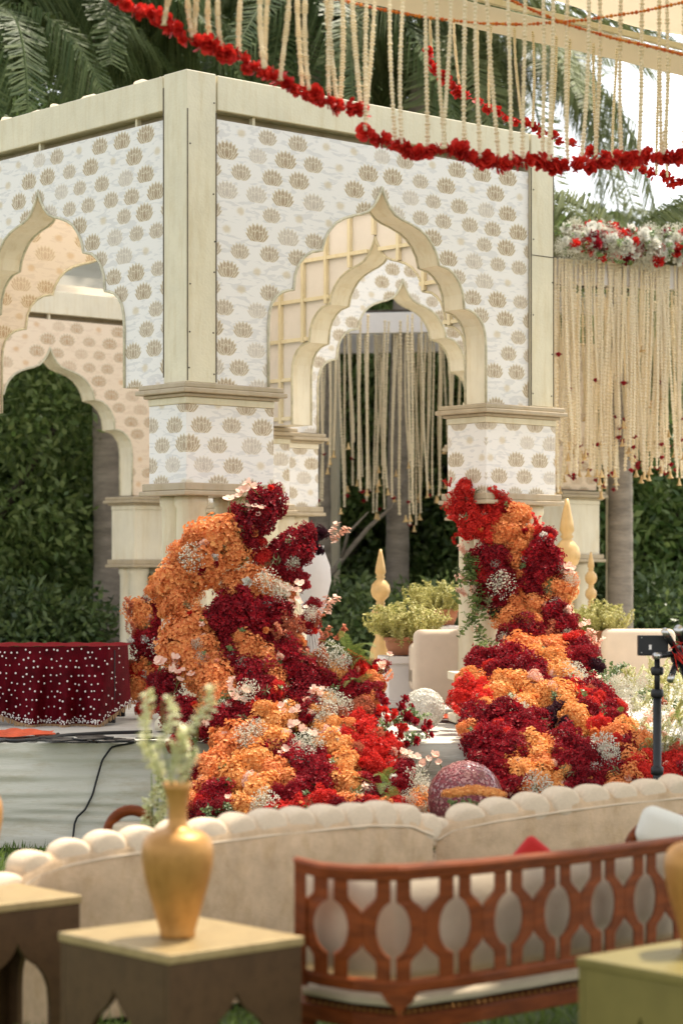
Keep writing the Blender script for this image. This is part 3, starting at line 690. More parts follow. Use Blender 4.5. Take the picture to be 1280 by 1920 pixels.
LEFT = """400,1008,46,O 440,1035,34,O 365,1062,46,O 325,1092,40,O 330,1128,32,O 430,1000,30,O 395,1060,40,O 300,1105,22,O 362,1045,28,G
490,962,40,D 460,985,36,D 505,940,28,D 468,1012,26,D 445,1000,20,D 450,925,26,p 480,960,16,p
545,1030,36,D 578,1000,18,D 528,1050,30,D 542,1072,22,D 565,1035,20,D 604,998,11,B 588,1012,11,B 596,1030,9,B 625,1002,22,q 560,1090,18,D
490,1045,18,R 475,1095,36,O 508,1112,30,O 440,1105,26,O 500,1088,24,G 525,1110,22,G 548,1105,22,p 535,1125,20,O 585,1135,14,D
440,1150,40,D 482,1160,44,D 408,1166,32,D 515,1158,30,D 455,1130,34,D 425,1180,28,D 500,1185,28,D 470,1190,30,D
350,1185,42,O 378,1168,28,O 332,1222,40,O 362,1245,38,O 402,1272,38,O 380,1210,32,O 400,1300,34,O 430,1290,28,O 405,1235,26,O 325,1248,28,p 345,1262,20,p
310,1300,30,D 350,1332,28,D 330,1346,24,D 340,1395,22,D 300,1275,20,D 320,1330,24,D 345,1360,22,D 320,1320,14,O
460,1220,34,O 500,1240,32,O 515,1278,24,O 485,1225,26,O 520,1300,16,O
440,1236,28,D 470,1270,36,D 500,1312,30,D 430,1215,22,D 455,1255,28,D 485,1290,28,D 465,1297,24,G 420,1312,30,O 385,1332,24,O 440,1308,24,p 480,1330,24,R
420,1350,34,D 470,1342,26,D 445,1365,24,D 390,1360,24,D 440,1335,24,D
540,1182,30,C 520,1190,22,c 575,1170,20,D 540,1222,30,D 560,1258,36,D 580,1290,32,D 575,1340,28,D 550,1210,22,C 595,1255,26,C 610,1280,26,D 570,1315,26,D 600,1240,18,O 560,1230,20,c
560,1130,16,p 590,1160,22,c 600,1195,24,c 625,1185,20,c 610,1130,24,q 585,1150,16,G
620,1228,28,G 640,1240,20,G 655,1215,34,f 690,1230,30,f 650,1290,30,D 690,1300,26,D 630,1265,24,Y 600,1310,24,Y 620,1310,22,G 700,1285,22,O 720,1270,20,o 715,1240,20,p 690,1255,20,S 665,1245,22,R 710,1250,16,D 660,1275,22,f 640,1320,22,G
500,1362,38,Y 540,1345,26,Y 450,1392,40,O 420,1422,36,O 400,1450,34,O 478,1432,38,Y 512,1400,34,Y 440,1462,36,Y 490,1490,40,Y 455,1520,34,Y 542,1478,30,O 385,1480,28,O 370,1510,26,O 515,1455,30,O 420,1385,26,O 475,1400,28,O 560,1360,28,p 545,1335,18,p 590,1300,16,p
400,1492,32,D 385,1525,28,D 425,1532,28,D 370,1450,24,D 415,1500,24,D 395,1530,22,l 415,1470,18,l 440,1500,16,p 430,1520,22,l
460,1382,26,G 498,1502,26,G 582,1392,28,G 570,1420,24,G 480,1365,20,G 560,1400,20,G
530,1410,26,D 572,1450,40,D 602,1470,32,D 550,1502,30,D 575,1480,30,D 535,1440,24,D 590,1430,26,D 520,1500,22,D 552,1412,24,p 600,1505,28,R 560,1522,26,R 625,1510,24,R 530,1530,24,R 640,1525,24,D
620,1400,30,Y 642,1440,32,Y 662,1480,30,Y 612,1372,26,Y 600,1345,24,Y 640,1405,26,Y 630,1470,26,Y 660,1512,26,O 610,1335,24,G 650,1370,20,O 625,1345,22,C 635,1380,18,W
680,1330,24,C 665,1350,22,R 682,1372,28,R 692,1402,30,R 655,1390,20,R 670,1425,24,R 715,1410,26,R 700,1435,24,R 730,1400,22,R 705,1345,22,S 690,1310,20,O
760,1340,28,S 775,1370,26,s 740,1360,26,S 790,1350,26,s 745,1320,26,s 720,1340,26,s 765,1385,26,l 745,1345,30,l 780,1345,26,l 720,1365,24,l 760,1315,20,s 800,1375,20,s 730,1385,20,S 765,1400,18,s
720,1470,32,f 740,1490,30,f 750,1450,24,D 735,1440,20,R 755,1475,22,D 745,1515,22,R 700,1500,24,D 715,1455,20,f 780,1460,26,G 790,1480,20,G 770,1425,20,p 805,1425,20,p 790,1500,22,Y 815,1508,20,R 780,1515,22,O 765,1495,18,G 830,1520,18,R 690,1480,26,D 680,1520,26,D 710,1520,26,O 725,1500,22,D"""
def dl(px, py):
    b = interp([(900,12.72),(1050,12.62),(1150,12.50),(1250,12.35),(1330,12.15),(1400,11.9),(1470,11.6),(1540,11.3)], py)[0]
    xm = interp([(900,450),(1100,430),(1250,470),(1400,540),(1540,580)], py)[0]
    return b+abs((px-xm)/230)**2*.22
fl = arrangement('flower_arrangement', 'large cascade of orange and burgundy flowers spilling from the front column over the stage edge', (-.5,12.3,0), dl, 500, 200, LEFT, 2)
# wire and moss base the heads are fixed to
me = leaf_cloud(9000, lambda rg, n: (lambda a: (a, np.tile([0,-.6,.3],(n,1))))(np.stack([ (x:=rg.uniform(350,670,n))*0+(x-640)/F*12.3, 12.25+.25*rg.random(n)+np.abs((x-520)/300)**2*.25, .15+rg.random(n)*.62*np.clip(1.3-np.abs((x-500)/260)**2,0.15,1)],1)), .045, .02, .1, 90)
me.materials.append(M['leaf']); me.name = 'greenery'; o = obj('greenery', me, fl); o.location = (.5,-12.3,0); tag(o, kind='stuff')
FAR = """265,1150,28,O 290,1130,22,D 302,1172,25,D 250,1178,18,c 245,1140,18,c 270,1165,22,O 290,1200,26,D 310,1150,20,D 270,1255,25,O 285,1230,24,D 262,1285,22,O 300,1255,24,R 255,1262,20,R 290,1290,22,D 280,1115,16,G 300,1215,22,G 262,1205,20,D 285,1310,20,D 255,1300,18,O 275,1330,20,R"""
arrangement('flower_arrangement', 'smaller orange and dark red bouquet behind the big cascade, beside the velvet table', (-1.2,14.6,.57), lambda x, y: 14.7-.3*(y-1110)/220, 275, 80, FAR, 1)
RIGHT = """868,918,18,R 860,950,20,R 890,960,26,R 922,940,22,R 890,988,24,R 932,962,22,R 850,930,10,r 880,930,20,r 905,975,22,R 875,1000,16,r 945,950,18,R 860,975,14,r 915,1000,20,R 845,905,10,r 930,925,14,r 858,1012,12,r
960,968,26,O 955,1000,30,O 972,1020,26,O 932,1010,20,O 962,1048,22,O 976,1075,18,O 980,1100,15,O 945,980,22,O 990,1005,18,O 975,960,18,O
910,1050,30,D 930,1080,32,D 915,1110,26,D 942,1122,30,D 1010,1030,32,D 1030,1050,28,D 1010,1080,32,D 1002,1112,26,D 935,1045,26,D 900,1075,18,D 1040,1070,20,D 985,1050,20,D 960,1105,22,D 1020,1005,18,D 1005,975,14,r 1010,990,14,r 940,1097,28,G
1045,1105,28,O 1060,1090,18,O 965,1130,20,O 1005,1135,24,O 950,1160,24,O 975,1165,22,O 1000,1165,22,O 1050,1130,18,O 1025,1110,20,O 1000,1125,18,O 1060,1070,16,p 1070,1085,16,G 935,1150,14,B
1040,1150,28,D 1050,1180,26,D 985,1187,30,D 1012,1192,24,D 960,1190,22,D 1030,1170,22,D 1065,1160,16,D 1025,1197,24,C 1060,1145,16,q 1065,1200,18,D
980,1215,30,O 1030,1217,28,O 1050,1225,24,O 1005,1225,24,O 960,1225,22,O 1015,1200,20,C 1080,1222,28,D 1092,1245,26,D 1070,1245,24,D 1085,1200,18,R 1105,1230,18,D
920,1245,34,D 955,1250,38,D 990,1265,32,D 1012,1282,24,D 935,1265,28,D 900,1255,22,D 890,1280,24,O 1000,1240,26,Y 1040,1250,30,Y 1062,1272,26,Y 1020,1255,22,Y 870,1275,16,O 880,1302,28,R 900,1322,26,R 862,1310,20,R 875,1290,22,r 860,1330,16,r 855,1295,14,l 895,1300,18,R
960,1296,38,Y 1000,1302,34,Y 930,1312,30,Y 1050,1310,30,Y 1080,1350,30,Y 1025,1310,26,Y 980,1325,24,Y 940,1290,24,O 1065,1330,24,Y 915,1330,22,Y 1040,1340,24,B 1050,1325,16,B 1025,1350,16,B 1045,1310,18,l 1060,1360,14,B 1060,1295,22,D
1072,1265,28,G 960,1330,28,G 975,1340,24,G 1165,1300,34,G 1150,1290,28,G 1180,1320,28,G 1130,1400,30,G 1140,1420,24,G 1005,1470,28,G 1085,1275,22,G 1195,1290,30,G 1130,1280,20,l 1155,1255,22,l 1130,1240,18,l 1115,1250,14,B
910,1360,36,D 950,1362,40,D 920,1400,38,D 990,1372,30,D 960,1420,36,D 922,1440,32,D 1002,1385,26,D 890,1345,26,D 895,1390,26,D 940,1385,30,D 975,1395,28,D 940,1445,28,D 1005,1350,24,D 880,1370,20,O 900,1425,22,D 885,1350,16,O
1110,1300,30,D 1132,1322,28,D 1100,1340,26,D 1150,1335,22,D 1115,1325,24,R 1095,1310,22,R 1120,1360,20,R 1080,1300,22,R 1105,1285,18,p 1120,1295,16,p
1000,1400,30,Y 1012,1422,28,Y 980,1405,20,Y 1035,1400,22,O 1020,1440,24,O 990,1440,22,O 1060,1400,34,D 1085,1422,30,D 1100,1442,30,D 1045,1425,26,D 1070,1440,26,D 1110,1432,18,B 1075,1455,16,B 1090,1450,14,l
1010,1462,32,Y 960,1442,26,Y 1042,1467,24,Y 985,1460,26,Y 1060,1455,20,Y 970,1482,28,D 942,1492,26,D 1082,1472,30,D 1122,1462,28,D 1000,1492,26,O 1040,1490,24,Y 925,1475,26,D 910,1465,24,D 1060,1485,22,D 1100,1485,24,D 1020,1485,22,G
1150,1350,22,D 1170,1370,26,Y 1155,1380,24,O 1200,1400,26,O 1185,1430,30,O 1160,1420,26,D 1215,1425,24,R 1180,1462,26,O 1150,1450,26,D 1175,1400,24,D 1200,1450,26,R 1210,1470,22,R 1150,1475,22,O 1215,1380,22,q 1200,1350,22,q 1210,1330,20,c 1190,1355,20,f 1150,1340,18,f
1262,1430,26,R 1255,1455,22,R 1275,1450,22,D 1270,1410,18,R 1240,1465,18,R
1215,1280,34,g 1240,1300,36,g 1265,1330,36,g 1230,1340,30,G 1270,1280,34,g 1250,1370,32,g 1275,1380,30,G 1225,1250,28,g 1180,1265,26,g 1245,1265,30,g 1275,1310,30,G 1200,1320,28,g 1260,1400,28,g 1225,1400,26,g 1280,1350,30,g 1205,1305,24,l 1255,1320,24,l 1270,1350,24,f 1235,1380,22,f 1200,1375,20,f 1225,1320,18,c 1245,1345,18,q 1260,1395,20,f
1140,1262,18,l 1120,1268,16,l 1110,1215,14,c 1100,1190,14,q 1095,1170,12,p 1115,1200,14,q
885,1090,18,v 880,1060,14,v 870,1085,14,q 890,1130,18,v 880,1160,16,v 895,1190,14,v 900,1215,12,v 870,1110,12,q 888,1105,10,q 895,1150,8,q 892,1180,8,q 875,1045,14,l 862,1070,14,l 895,1060,14,v 870,1030,12,q"""
def dr(px, py):
    b = interp([(890,14.75),(1000,14.62),(1100,14.55),(1200,14.3),(1260,13.6),(1330,12.65),(1370,12.2),(1400,11.92),(1450,11.7),(1500,11.5)], py)[0]
    xm = interp([(890,930),(1100,970),(1250,980),(1500,1020)], py)[0]
    return b+max(0,(px-xm)/260)**2*.18+min(0,(px-xm)/160)**2*.18
frr = arrangement('flower_arrangement', 'tall drift of red, orange and burgundy flowers hiding the right column', (1.0,13.0,0), dr, 985, 150, RIGHT, 2)
# the rail on the pergola
for i in range(230):
    px = 1030+random.uniform(0,270)
    k = random.choice('RDWWGGGRGLL')
    zz = random.uniform(.02,.30); y_ = -.10+random.gauss(0,.03)-.12*math.sin(zz/.3*math.pi)
    # position along the beam for that line of sight
    q = P(px, HOR, 18.6+.7*(px-1000)/345); u = math.hypot(q.x-PR0.x, q.y-PR0.y)
    if k == 'G': obj('gypsophila_puff', random.choice(HM['G']), fr, (u,y_,zz), (R_(70),0,random.uniform(0,6)), random.uniform(.07,.10))
    elif k == 'L': obj('leaf_sprig', SPG['leaf'], fr, (u,y_-.02,zz-.05), (R_(40)+random.gauss(0,.5), random.gauss(0,.6), 0), random.uniform(.10,.16))
    else: obj('rose', random.choice(rose[k]), fr, (u,y_-.04,zz), (R_(75)+random.gauss(0,.3), random.gauss(0,.4), 0), random.uniform(.040,.066))
o = MB().box((pl_*.5,0,.16), (pl_*.96,.12,.24)).build('moss_box', M['leaf_olive'], fr)
# ------------------------------------------------------------------ overhead canopy with strings
e0 = P(640, -2, 11.0); cz = e0.z
cn = thing('fabric_canopy', 'cream cloth canopy with straight valance at the top right', 'canopy', (e0.x, e0.y, cz), UA)
MB().grid(lambda u, v: (-.55+6.5*u, .01*math.sin(u*30)+.004*math.sin(u*90), .005+.135*v), 120, 4).build('valance', M['canopy'], cn, True)
MB().grid(lambda u, v: (-.55+6.5*u, -.02-4.6*v, .20+.02*math.sin(u*26)-.16*math.sin(v*math.pi*3)**2*.5+.03*math.sin(v*20+u*3)), 80, 50).build('roof_cloth', M['canopy'], cn, True)
MB().box((2.7,-.03,.155), (6.5,.03,.03)).build('edge_rail', M['cream_warm'], cn)
for i, (pts, lab) in enumerate((([(590,-12),(700,15),(800,33),(900,44),(985,46),(1090,38),(1200,22),(1300,0)], 'sagging orange marigold string under the canopy, upper one'),
                   ([(930,-12),(1000,20),(1060,45),(1150,72),(1230,90),(1300,108)], 'orange marigold string slanting down to the right under the canopy'))):
    q = [P(x, y, 9.6) for x, y in pts]; fine = []
    for a, b in zip(q[:-1], q[1:]): fine += [a.lerp(b, k/14) for k in range(14)]
    m = MB()
    for k, p in enumerate(fine): m.ball(p, (.009,.008,.0055+.002*(k % 3)), 6, 4)
    m.tube(fine, .002, 4)
    tag(m.build('marigold_string', M['marigold'], None, True), lab, 'garland')
def swag(pts, d0, d1, label, sp=21, sz=.042):
    q = []; L = len(pts)
    for i, (x, y) in enumerate(pts): q.append(P(x, y, d0+(d1-d0)*i/(L-1)))
    t = thing('rose_garland', label, 'garland', q[0]); base = q[0]; acc = []
    for a, b in zip(q[:-1], q[1:]):
        n = max(1, int(round((b-a).length/(sp/F*(d0+d1)/2))))
        acc += [a.lerp(b, k/n) for k in range(n)]
    MB().tube([p-base for p in acc], .0025, 5).build('cord', M['petR'], t)
    for p in acc:
        if random.random() < .06: continue
        obj('rose', random.choice(rose['R']), t, p-base+Vector((random.gauss(0,.006), random.gauss(0,.01), random.gauss(0,.007))), aim((random.gauss(0,1), -.6, random.gauss(0,.8))), sz*random.uniform(.75,1.2))
    return acc
S1 = [(205,-18),(240,8),(285,25),(330,62),(390,90),(430,98),(480,130),(520,146),(560,165),(590,180),(640,201),(686,204)]
S1b = [(684,248),(735,270),(800,288),(830,280),(880,298),(950,306),(1000,300),(1060,312),(1100,308),(1140,298),(1200,296),(1240,294),(1300,288)]
S2 = [(800,98),(815,130),(850,160),(872,182),(900,190),(945,220),(1000,240),(1050,265),(1090,276),(1130,292),(1180,312),(1220,325),(1260,336),(1300,342)]
swag(S1, 8.8, 9.2, 'red rose garland sagging from the top edge, left piece', 16, .040)
swag(S1b, 9.2, 9.8, 'red rose garland sagging from the middle to the right edge', 15, .043)
swag(S2, 11.6, 12.0, 'thinner red rose garland sagging behind the nearer one', 21, .036)
def yat(S_, x): return float(np.interp(x, [p[0] for p in S_], [p[1] for p in S_]))
px = 318
while px < 690:
    hang(px, 8.8+.4*(px-205)/480+random.uniform(-.05,.05), -60, yat(S1, px)-3, SL, 1.5, 'cream flower string above the left piece of the red garland', 'strings above the left red garland', thick=.78); px += random.choice((15,20,27,34,38))
px = 690
while px < 1290:
    hang(px, 9.2+.6*(px-684)/600+random.uniform(-.05,.05), -60 if px < 700 else -60+(px-700)*.10, yat(S1b, px)-3, SL, 1.5, 'cream flower string above the long right hand red garland', 'strings above the right red garland', thick=.68); px += random.choice((14,20,27,32,40))
px = 806
while px < 1290:
    hang(px, 11.7, 20+(px-806)*.20, yat(S2, px)-2, SL, 1.5, 'cream flower string above the farther, thinner red garland', 'strings above the farther red garland', thick=.6); px += random.choice((20,26,34,44))

# ------------------------------------------------------------------ velvet table on the stage
vt = thing('covered_table', 'low round-cornered table under dark red velvet cloth with pearl dots', 'table', P(95, HOR, 14.2)*1)
vt.location.z = .575
def vsurf(u, v):
    """cloth skirt: u along the front, v from top (0) to hem (1)"""
    x = -.62+1.12*u; corner = max(0, (u-.90)/.10); fold = (math.sin(u*30+1.1*math.sin(u*9))*.5+.5)**1.5
    hem = .475*(1-.26*math.exp(-((u-.18)/.17)**2)-.24*max(0,(u-.88)/.12))
    z = .475-hem*v
    return Vector((x+.02*v*corner, -.42-.13*v*fold-.02*v*math.sin(u*70+3*v)+.32*corner**2, z))
vo = MB().grid(vsurf, 150, 24).build('velvet_cloth', M['velvet'], vt, True)
MB().grid(lambda u, v: (-.62+1.12*u, vsurf(u,0).y*(1-v)+.35*v, .476+.003*math.sin(u*50)), 60, 6).build('velvet_top', M['velvet'], vt, True)
m = MB(); k = 0
for j in range(9):
    for i in range(26):
        u = (i+.5*(j % 2)+.7*random.random())/26.5; v = .03+j*.103+.06*random.random()
        p = vsurf(u, v)+Vector((0,-.005,0)); q_ = random.uniform(.0045,.0072); m.ball(p, (q_,.004,q_), 6, 4)
tag(m.build('pearl_dots', M['pearl'], vo, True), kind='stuff')
m = MB()
for i in range(220):
    u = i/219; p = vsurf(u, 1); m.tube([p+Vector((0,-.006,0)), p+Vector((random.gauss(0,.004),-.008,-.02-.018*random.random()))], .003, 4)
tag(m.build('fringe', M['fringe'], vo), kind='stuff')
m = MB()
for i in range(300):
    u = random.random(); p = vsurf(u, .93+.06*random.random()); m.ball(p+Vector((0,-.006,0)), .005, 5, 3)
tag(m.build('pearl_border', M['pearl'], vo, True), kind='stuff')
for x in (-.55,.42):
    for y in (-.33,.28): MB().box((x,y,.225), (.05,.05,.45)).build('leg', M['black'], vt)
# cloths and cables on the stage
def rag(name, px, py, wd, dp, label, seed):
    c = P(px, py, 1); d = (CAMZ-.585)*F/(py-HOR); b = P(px, py, d); rg = random.Random(seed); ph = [rg.uniform(0,6) for _ in range(6)]
    o = MB().grid(lambda u, v: ((u-.5)*wd*(1+.15*math.sin(v*5+ph[0])), (v-.5)*dp*(1+.2*math.sin(u*4+ph[1])), .012+.022*abs(math.sin(u*9+v*4+ph[2]))*math.sin(u*math.pi)*math.sin(v*math.pi)+.008*math.sin(v*17+u*7+ph[3])), 40, 24).build(name, M['orange_cloth'], None, True)
    o.location = (b.x, b.y, .58); return tag(o, label, 'cloth')
rag('crumpled_cloth', 30, 1377, .42, .35, 'crumpled orange cloth on the stage floor below the velvet table', 1)
rag('crumpled_cloth', 848, 1346, .30, .30, 'bright orange red cloth on the stage beside the white flower ball', 2)
def cable(pts, r, label, name='cable'):
    fine = []
    for a, b in zip(pts[:-1], pts[1:]): fine += [a.lerp(b, k/6) for k in range(6)]
    fine.append(pts[-1]); sm_ = [fine[0]]+[(fine[i-1]+fine[i]*2+fine[i+1])/4 for i in range(1, len(fine)-1)]+[fine[-1]]
    tag(MB().tube(sm_, r, 7).build(name, M['black'], None, True), label, 'cable')
def onst(px, py, h=.586): d = (CAMZ-h)*F/(py-HOR); return P(px, py, d)
cable([onst(285,1372), onst(200,1374), onst(130,1378), onst(80,1384), onst(30,1390), onst(-20,1385)], .011, 'thick black cable lying along the left of the stage, upper one')
cable([onst(-10,1392), onst(15,1388), onst(60,1388), onst(95,1382), onst(110,1376)], .008, 'black cable curling on the stage at the left edge')
cable([onst(255,1392), P(210,1400,12.17), P(192,1425,12.15), P(182,1460,12.15), P(174,1490,12.14), P(160,1518,12.14), P(145,1532,12.14), P(140,1545,12.14), P(137,1572,12.13), P(120,1592,12.1)], .006, 'thin black cord hanging down the pale stage skirt')
m = MB(); rg = random.Random(5)
for i in range(26):
    p = onst(rg.uniform(95,285), rg.uniform(1386,1394)); m.box((p.x, p.y, .588+.006*rg.random()+i*.0006), (rg.uniform(.05,.13), rg.uniform(.06,.16), .006), rg.uniform(0,3))
tag(m.build('scrap_pile', M['black'], None), 'flat heap of dark board scraps on the stage edge', 'scraps')

# ------------------------------------------------------------------ things on the stage centre
def finial(px, d, y0, y1, label, base_z=.575, sc=1.0):
    """turned post: y0 tip and y1 lower end of the turned top, in photo pixels"""
    b = P(px, HOR, d); top = P(px, y0, d).z; h = top-P(px, y1, d).z
    t = thing('gilded_finial', label, 'finial', (b.x, b.y, base_z), 0, 'gilded finials'); z1 = top-base_z; k = h/180
    pr = [(3,180),(6,165),(11,140),(13,125),(9,118),(12,114),(8,110),(14,104),(21,95),(23,82),(20,68),(12,60),(9,55),(12,52),(9,48),(14,42),(21,33),(22,20),(18,8),(10,2),(9,-3),(13,-6),(10,-10)]
    prof = [(r*k, z1-h+z*k) for r, z in pr][::-1]
    o = MB().lathe(prof, 28).build('turned_spire', M['finial'], t, True)
    for i in range(14):
        a = i*math.pi/7; MB().tube([(21.6*k*math.sin(q)*math.cos(a)*1.04, 21.6*k*math.sin(q)*math.sin(a)*1.04, z1-h+82*k+22*k*math.cos(q)) for q in [.5+j*.27 for j in range(9)]], .9*k, 4).build('rib', M['finial'], o, True)
    zz = z1-h-10*k
    MB().lathe([(26*k,0),(28*k,zz*.10),(24*k,zz*.16),(16*k,zz*.22),(27*k,zz*.5),(24*k,zz*.7),(12*k,zz*.88),(14*k,zz*.95),(10*k,zz)], 24).build('baluster', M['finial'], t, True)
finial(713, 16.8, 1030, 1172, 'gilded turned finial standing left of the potted shrubs')
finial(1062, 16.4, 935, 1130, 'tall gilded finial right behind the flower covered right column')
finial(1107, 18.2, 1035, 1125, 'small gilded finial behind the taller right hand finial')
shf = None
def potted(px, d, ypot, r, hh, label, sw=0):
    b = P(px, ypot, d); t = thing('potted_shrub', label, 'plant', b, 0, 'potted yellow green shrubs'); k = d/F
    MB().lathe([(.10,0),(.125,.06),(.13,.10),(.14,.10),(.14,.125),(.12,.125),(.115,.11)], 24).build('pot', M['terracotta'], t, True)
    rg = random.Random(px)
    for i in range(110):
        a = rg.uniform(0,6.28); q = rg.random()**.6; tip = Vector((math.cos(a)*r*k*q, math.sin(a)*r*k*q*.8, 1)).normalized() if False else Vector((math.cos(a)*q*1.0, math.sin(a)*q*.8, .75))
        obj('foliage_spike', SPG['shrub'], t, (math.cos(a)*.07*q*1.4, math.sin(a)*.07*q*1.4, .09), aim(tip), hh*k*rg.uniform(.75,1.1))
    obj('leaf_mass', HM_leaf, t, (0,0,.15), None, (r*k*.66, r*k*.6, hh*k*.55))
    return t
HM_leaf = leaf_cloud(6000, clump_pos(60, (.8,.8,.7), .28), .11, .028, -.6, 55); HM_leaf.materials.append(M['shrub']); HM_leaf.name = 'leaf_mass'
potted(757, 15.5, 1228, 50, 76, 'yellow green shrub in terracotta pot on the nearer cream pedestal')
potted(825, 16.6, 1172, 42, 62, 'yellow green shrub in pot behind and right of the nearer one')
potted(1122, 17.4, 1212, 40, 62, 'yellow green shrub in pot right of the finials')
def pedestal(px, d, ytop, wd, label, mt='panel_back'):
    b = P(px, ytop, d); h = b.z-.575; t = thing('pedestal', label, 'pedestal', (b.x, b.y, .575), UA*0+.15)
    MB().box((0,0,h/2), (wd,wd,h-.10)).build('body', M[mt], t, bevel=.006)
    MB().box((0,0,h-.03), (wd+.06,wd+.06,.05)).build('cap', M[mt], t, bevel=.006); MB().box((0,0,.026), (wd+.06,wd+.06,.05)).build('plinth', M[mt], t, bevel=.006)
pedestal(757, 15.5, 1228, .26, 'cream square pedestal under the nearer potted shrub')
pedestal(825, 16.6, 1172, .22, 'cream square pedestal under the farther potted shrub')
pedestal(1122, 17.4, 1212, .24, 'cream square pedestal under the right hand potted shrub')
pedestal(884, 13.95, 1258, .20, 'short cream pillar pedestal at the left foot of the right flower column', 'cream_warm')
def rbox(m_, c, d, r, n=5):
    """rounded block"""
    bm = bmesh.new(); bmesh.ops.create_cube(bm, size=1); 
    for v in bm.verts: v.co = Vector((v.co.x*d[0], v.co.y*d[1], v.co.z*d[2]))
    bmesh.ops.bevel(bm, geom=list(bm.edges), offset=r, segments=n, profile=.5, affect='EDGES'); bm.verts.index_update()
    m_.add([v.co+Vector(c) for v in bm.verts], [[v.index for v in f.verts] for f in bm.faces]); bm.free(); return m_
def armchair(px, d, wd, hb, label, rz):
    b = P(px, HOR, d); t = thing('armchair', label, 'chair', (b.x, b.y, .575), rz)
    rbox(MB(), (0,-.05,hb/2+.04), (wd,.12,hb-.02), .05).build('backrest', M['chair'], t, True)
    rbox(MB(), (0,.26,.22), (wd,.50,.20), .05).build('seat', M['chair'], t, True)
    for s in (-1,1): rbox(MB(), (s*(wd/2-.045),.24,.30), (.09,.48,.30), .04).build('arm', M['chair'], t, True)
    for s in (-1,1):
        for y in (-.03,.42): MB().lathe([(.014,0),(.02,.13)], 10, (s*(wd/2-.06),y,0)).build('leg', M['wood'], t)
armchair(825, 15.0, .37, .52, 'beige armchair with rounded back seen from behind, beside the white ball', .04)
armchair(935, 16.2, .50, .50, 'beige armchair mostly hidden behind the right flower column', .0)
armchair(1195, 17.2, .56, .47, 'low beige armchair with rounded back at the right behind the flowers', -.05)
# white flower ball
b = onst(795, 1367, .575); wb = thing('flower_ball', 'white flower ball resting on the stage', 'flower ball', (b.x, b.y, .575))
rr = 38/F*b.y; m = MB(); m.ball((0,0,rr), rr*.97, 24, 16); m.build('core', M['petW'], wb, True)
me = head_mesh('white_petals', 'petW', 700, .10, .05, .02, 4, 3, .9, -.98, .012, 1.0); obj('petals', me, wb, (0,0,rr), None, rr)
# pale urn behind the big cascade
b = P(588, HOR, 14.2); ur = thing('ivory_urn', 'ivory urn peeping out right of the big flower cascade', 'urn', (b.x, b.y, .575))
kz = 14.2/F
MB().lathe([(.05,0),(.05,.2),(.03,.28),(.03,.62),(14*kz,.66),(16*kz,.70),(26*kz,.78),(33*kz,.88),(31*kz,.97),(22*kz,1.05),(18*kz,1.08),(20*kz,1.10)], 28).build('body', M['panel_back'], ur, True)
m = MB()
for i in range(16):
    a = i*.39; m.tube([(.08*math.cos(a),.08*math.sin(a),.74), (.03*math.cos(a+.6),.03*math.sin(a+.6),.62), (.055*math.cos(a+1.4),.055*math.sin(a+1.4),.42)], .006, 5)
m.build('cord_wrap', M['panel_back'], ur, True)
# pink mosaic dome and its bowl of marigolds
b = P(872, 1497, 11.35); dm = thing('mosaic_ball', 'rose pink mosaic ball lying at the foot of the stage between the flowers', 'ball', b)
kz = 11.35/F; m = MB(); m.ball((0,0,0), 70*kz, 36, 24); m.build('shell', M['glitter'], dm, True)
m = MB(); rg = random.Random(9)
for i in range(2400):
    d = Vector((rg.gauss(0,1), rg.gauss(0,1), rg.gauss(0,1))).normalized(); p = d*70.5*kz; t_ = d.cross(Vector((rg.random(),rg.random(),1))).normalized()*rg.uniform(.005,.010); s_ = d.cross(t_)*rg.uniform(.6,1.2)
    o_ = d*rg.uniform(-.001,.0025); m.add([p+t_+o_, p+s_, p-t_+o_*.2, p-s_+o_], [(0,1,2,3)])
tag(m.build('tesserae', leafmat('pink_chips', (.09,.010,.016), (.50,.24,.22), .0, .25, .6), dm), kind='stuff')
b = P(888, 1490, 10.6); bw = thing('flower_bowl', 'bowl of pale orange blossoms and green leaves before the pink ball', 'flower bowl', b)
kz = 10.6/F
MB().lathe([(20*kz,-60*kz),(40*kz,-40*kz),(48*kz,-20*kz),(46*kz,-20*kz)], 24).build('bowl', M['terracotta'], bw, True)
for i in range(9):
    obj('hydrangea_head', HM['Y'][i % 3], bw, ((-44+i*11)*kz, random.uniform(-.03,.03), (2+6*math.sin(i/8*3.14))*kz), aim((0,-.3,1)), (15*kz,15*kz,9*kz))
for i in range(24): obj('leaf_sprig', SPG['leaf'], bw, (random.uniform(-40,35)*kz, -.02+random.uniform(-.03,.03), -28*kz), aim((random.gauss(0,.5),-.5,.8)), 26*kz*random.uniform(.7,1.1))

# ------------------------------------------------------------------ stand with effect tubes at right
b = P(1231, HOR, 10.5); ls = thing('effects_stand', 'black stand with control box and silver tubes at the right edge', 'stand', (b.x, b.y, 0)); kz = 10.5/F
def zz(y): return CAMZ+(HOR-y)*kz
MB().tube([(0,0,.02),(0,0,zz(1300))], 8*kz, 12).build('pole', M['black'], ls, True)
MB().tube([(0,0,zz(1305)),(0,0,zz(1235))], 5.5*kz, 12).build('inner_pole', M['black'], ls, True)
for y in (1258,1300,1445): MB().lathe([(10*kz,-.02),(12*kz,-.012),(12*kz,.012),(10*kz,.02)], 12, (0,0,zz(y))).build('collar', M['black'], ls, True)
for i in range(3):
    a = i*2.1+.4; MB().tube([(0,0,.35),(.28*math.cos(a),.28*math.sin(a),.015)], .011, 8).build('leg', M['black'], ls)
bx = MB().box(((1222-1231)*kz,-.01,zz(1210)), (56*kz,.05,38*kz)).build('control_box', M['black'], ls, bevel=.004)
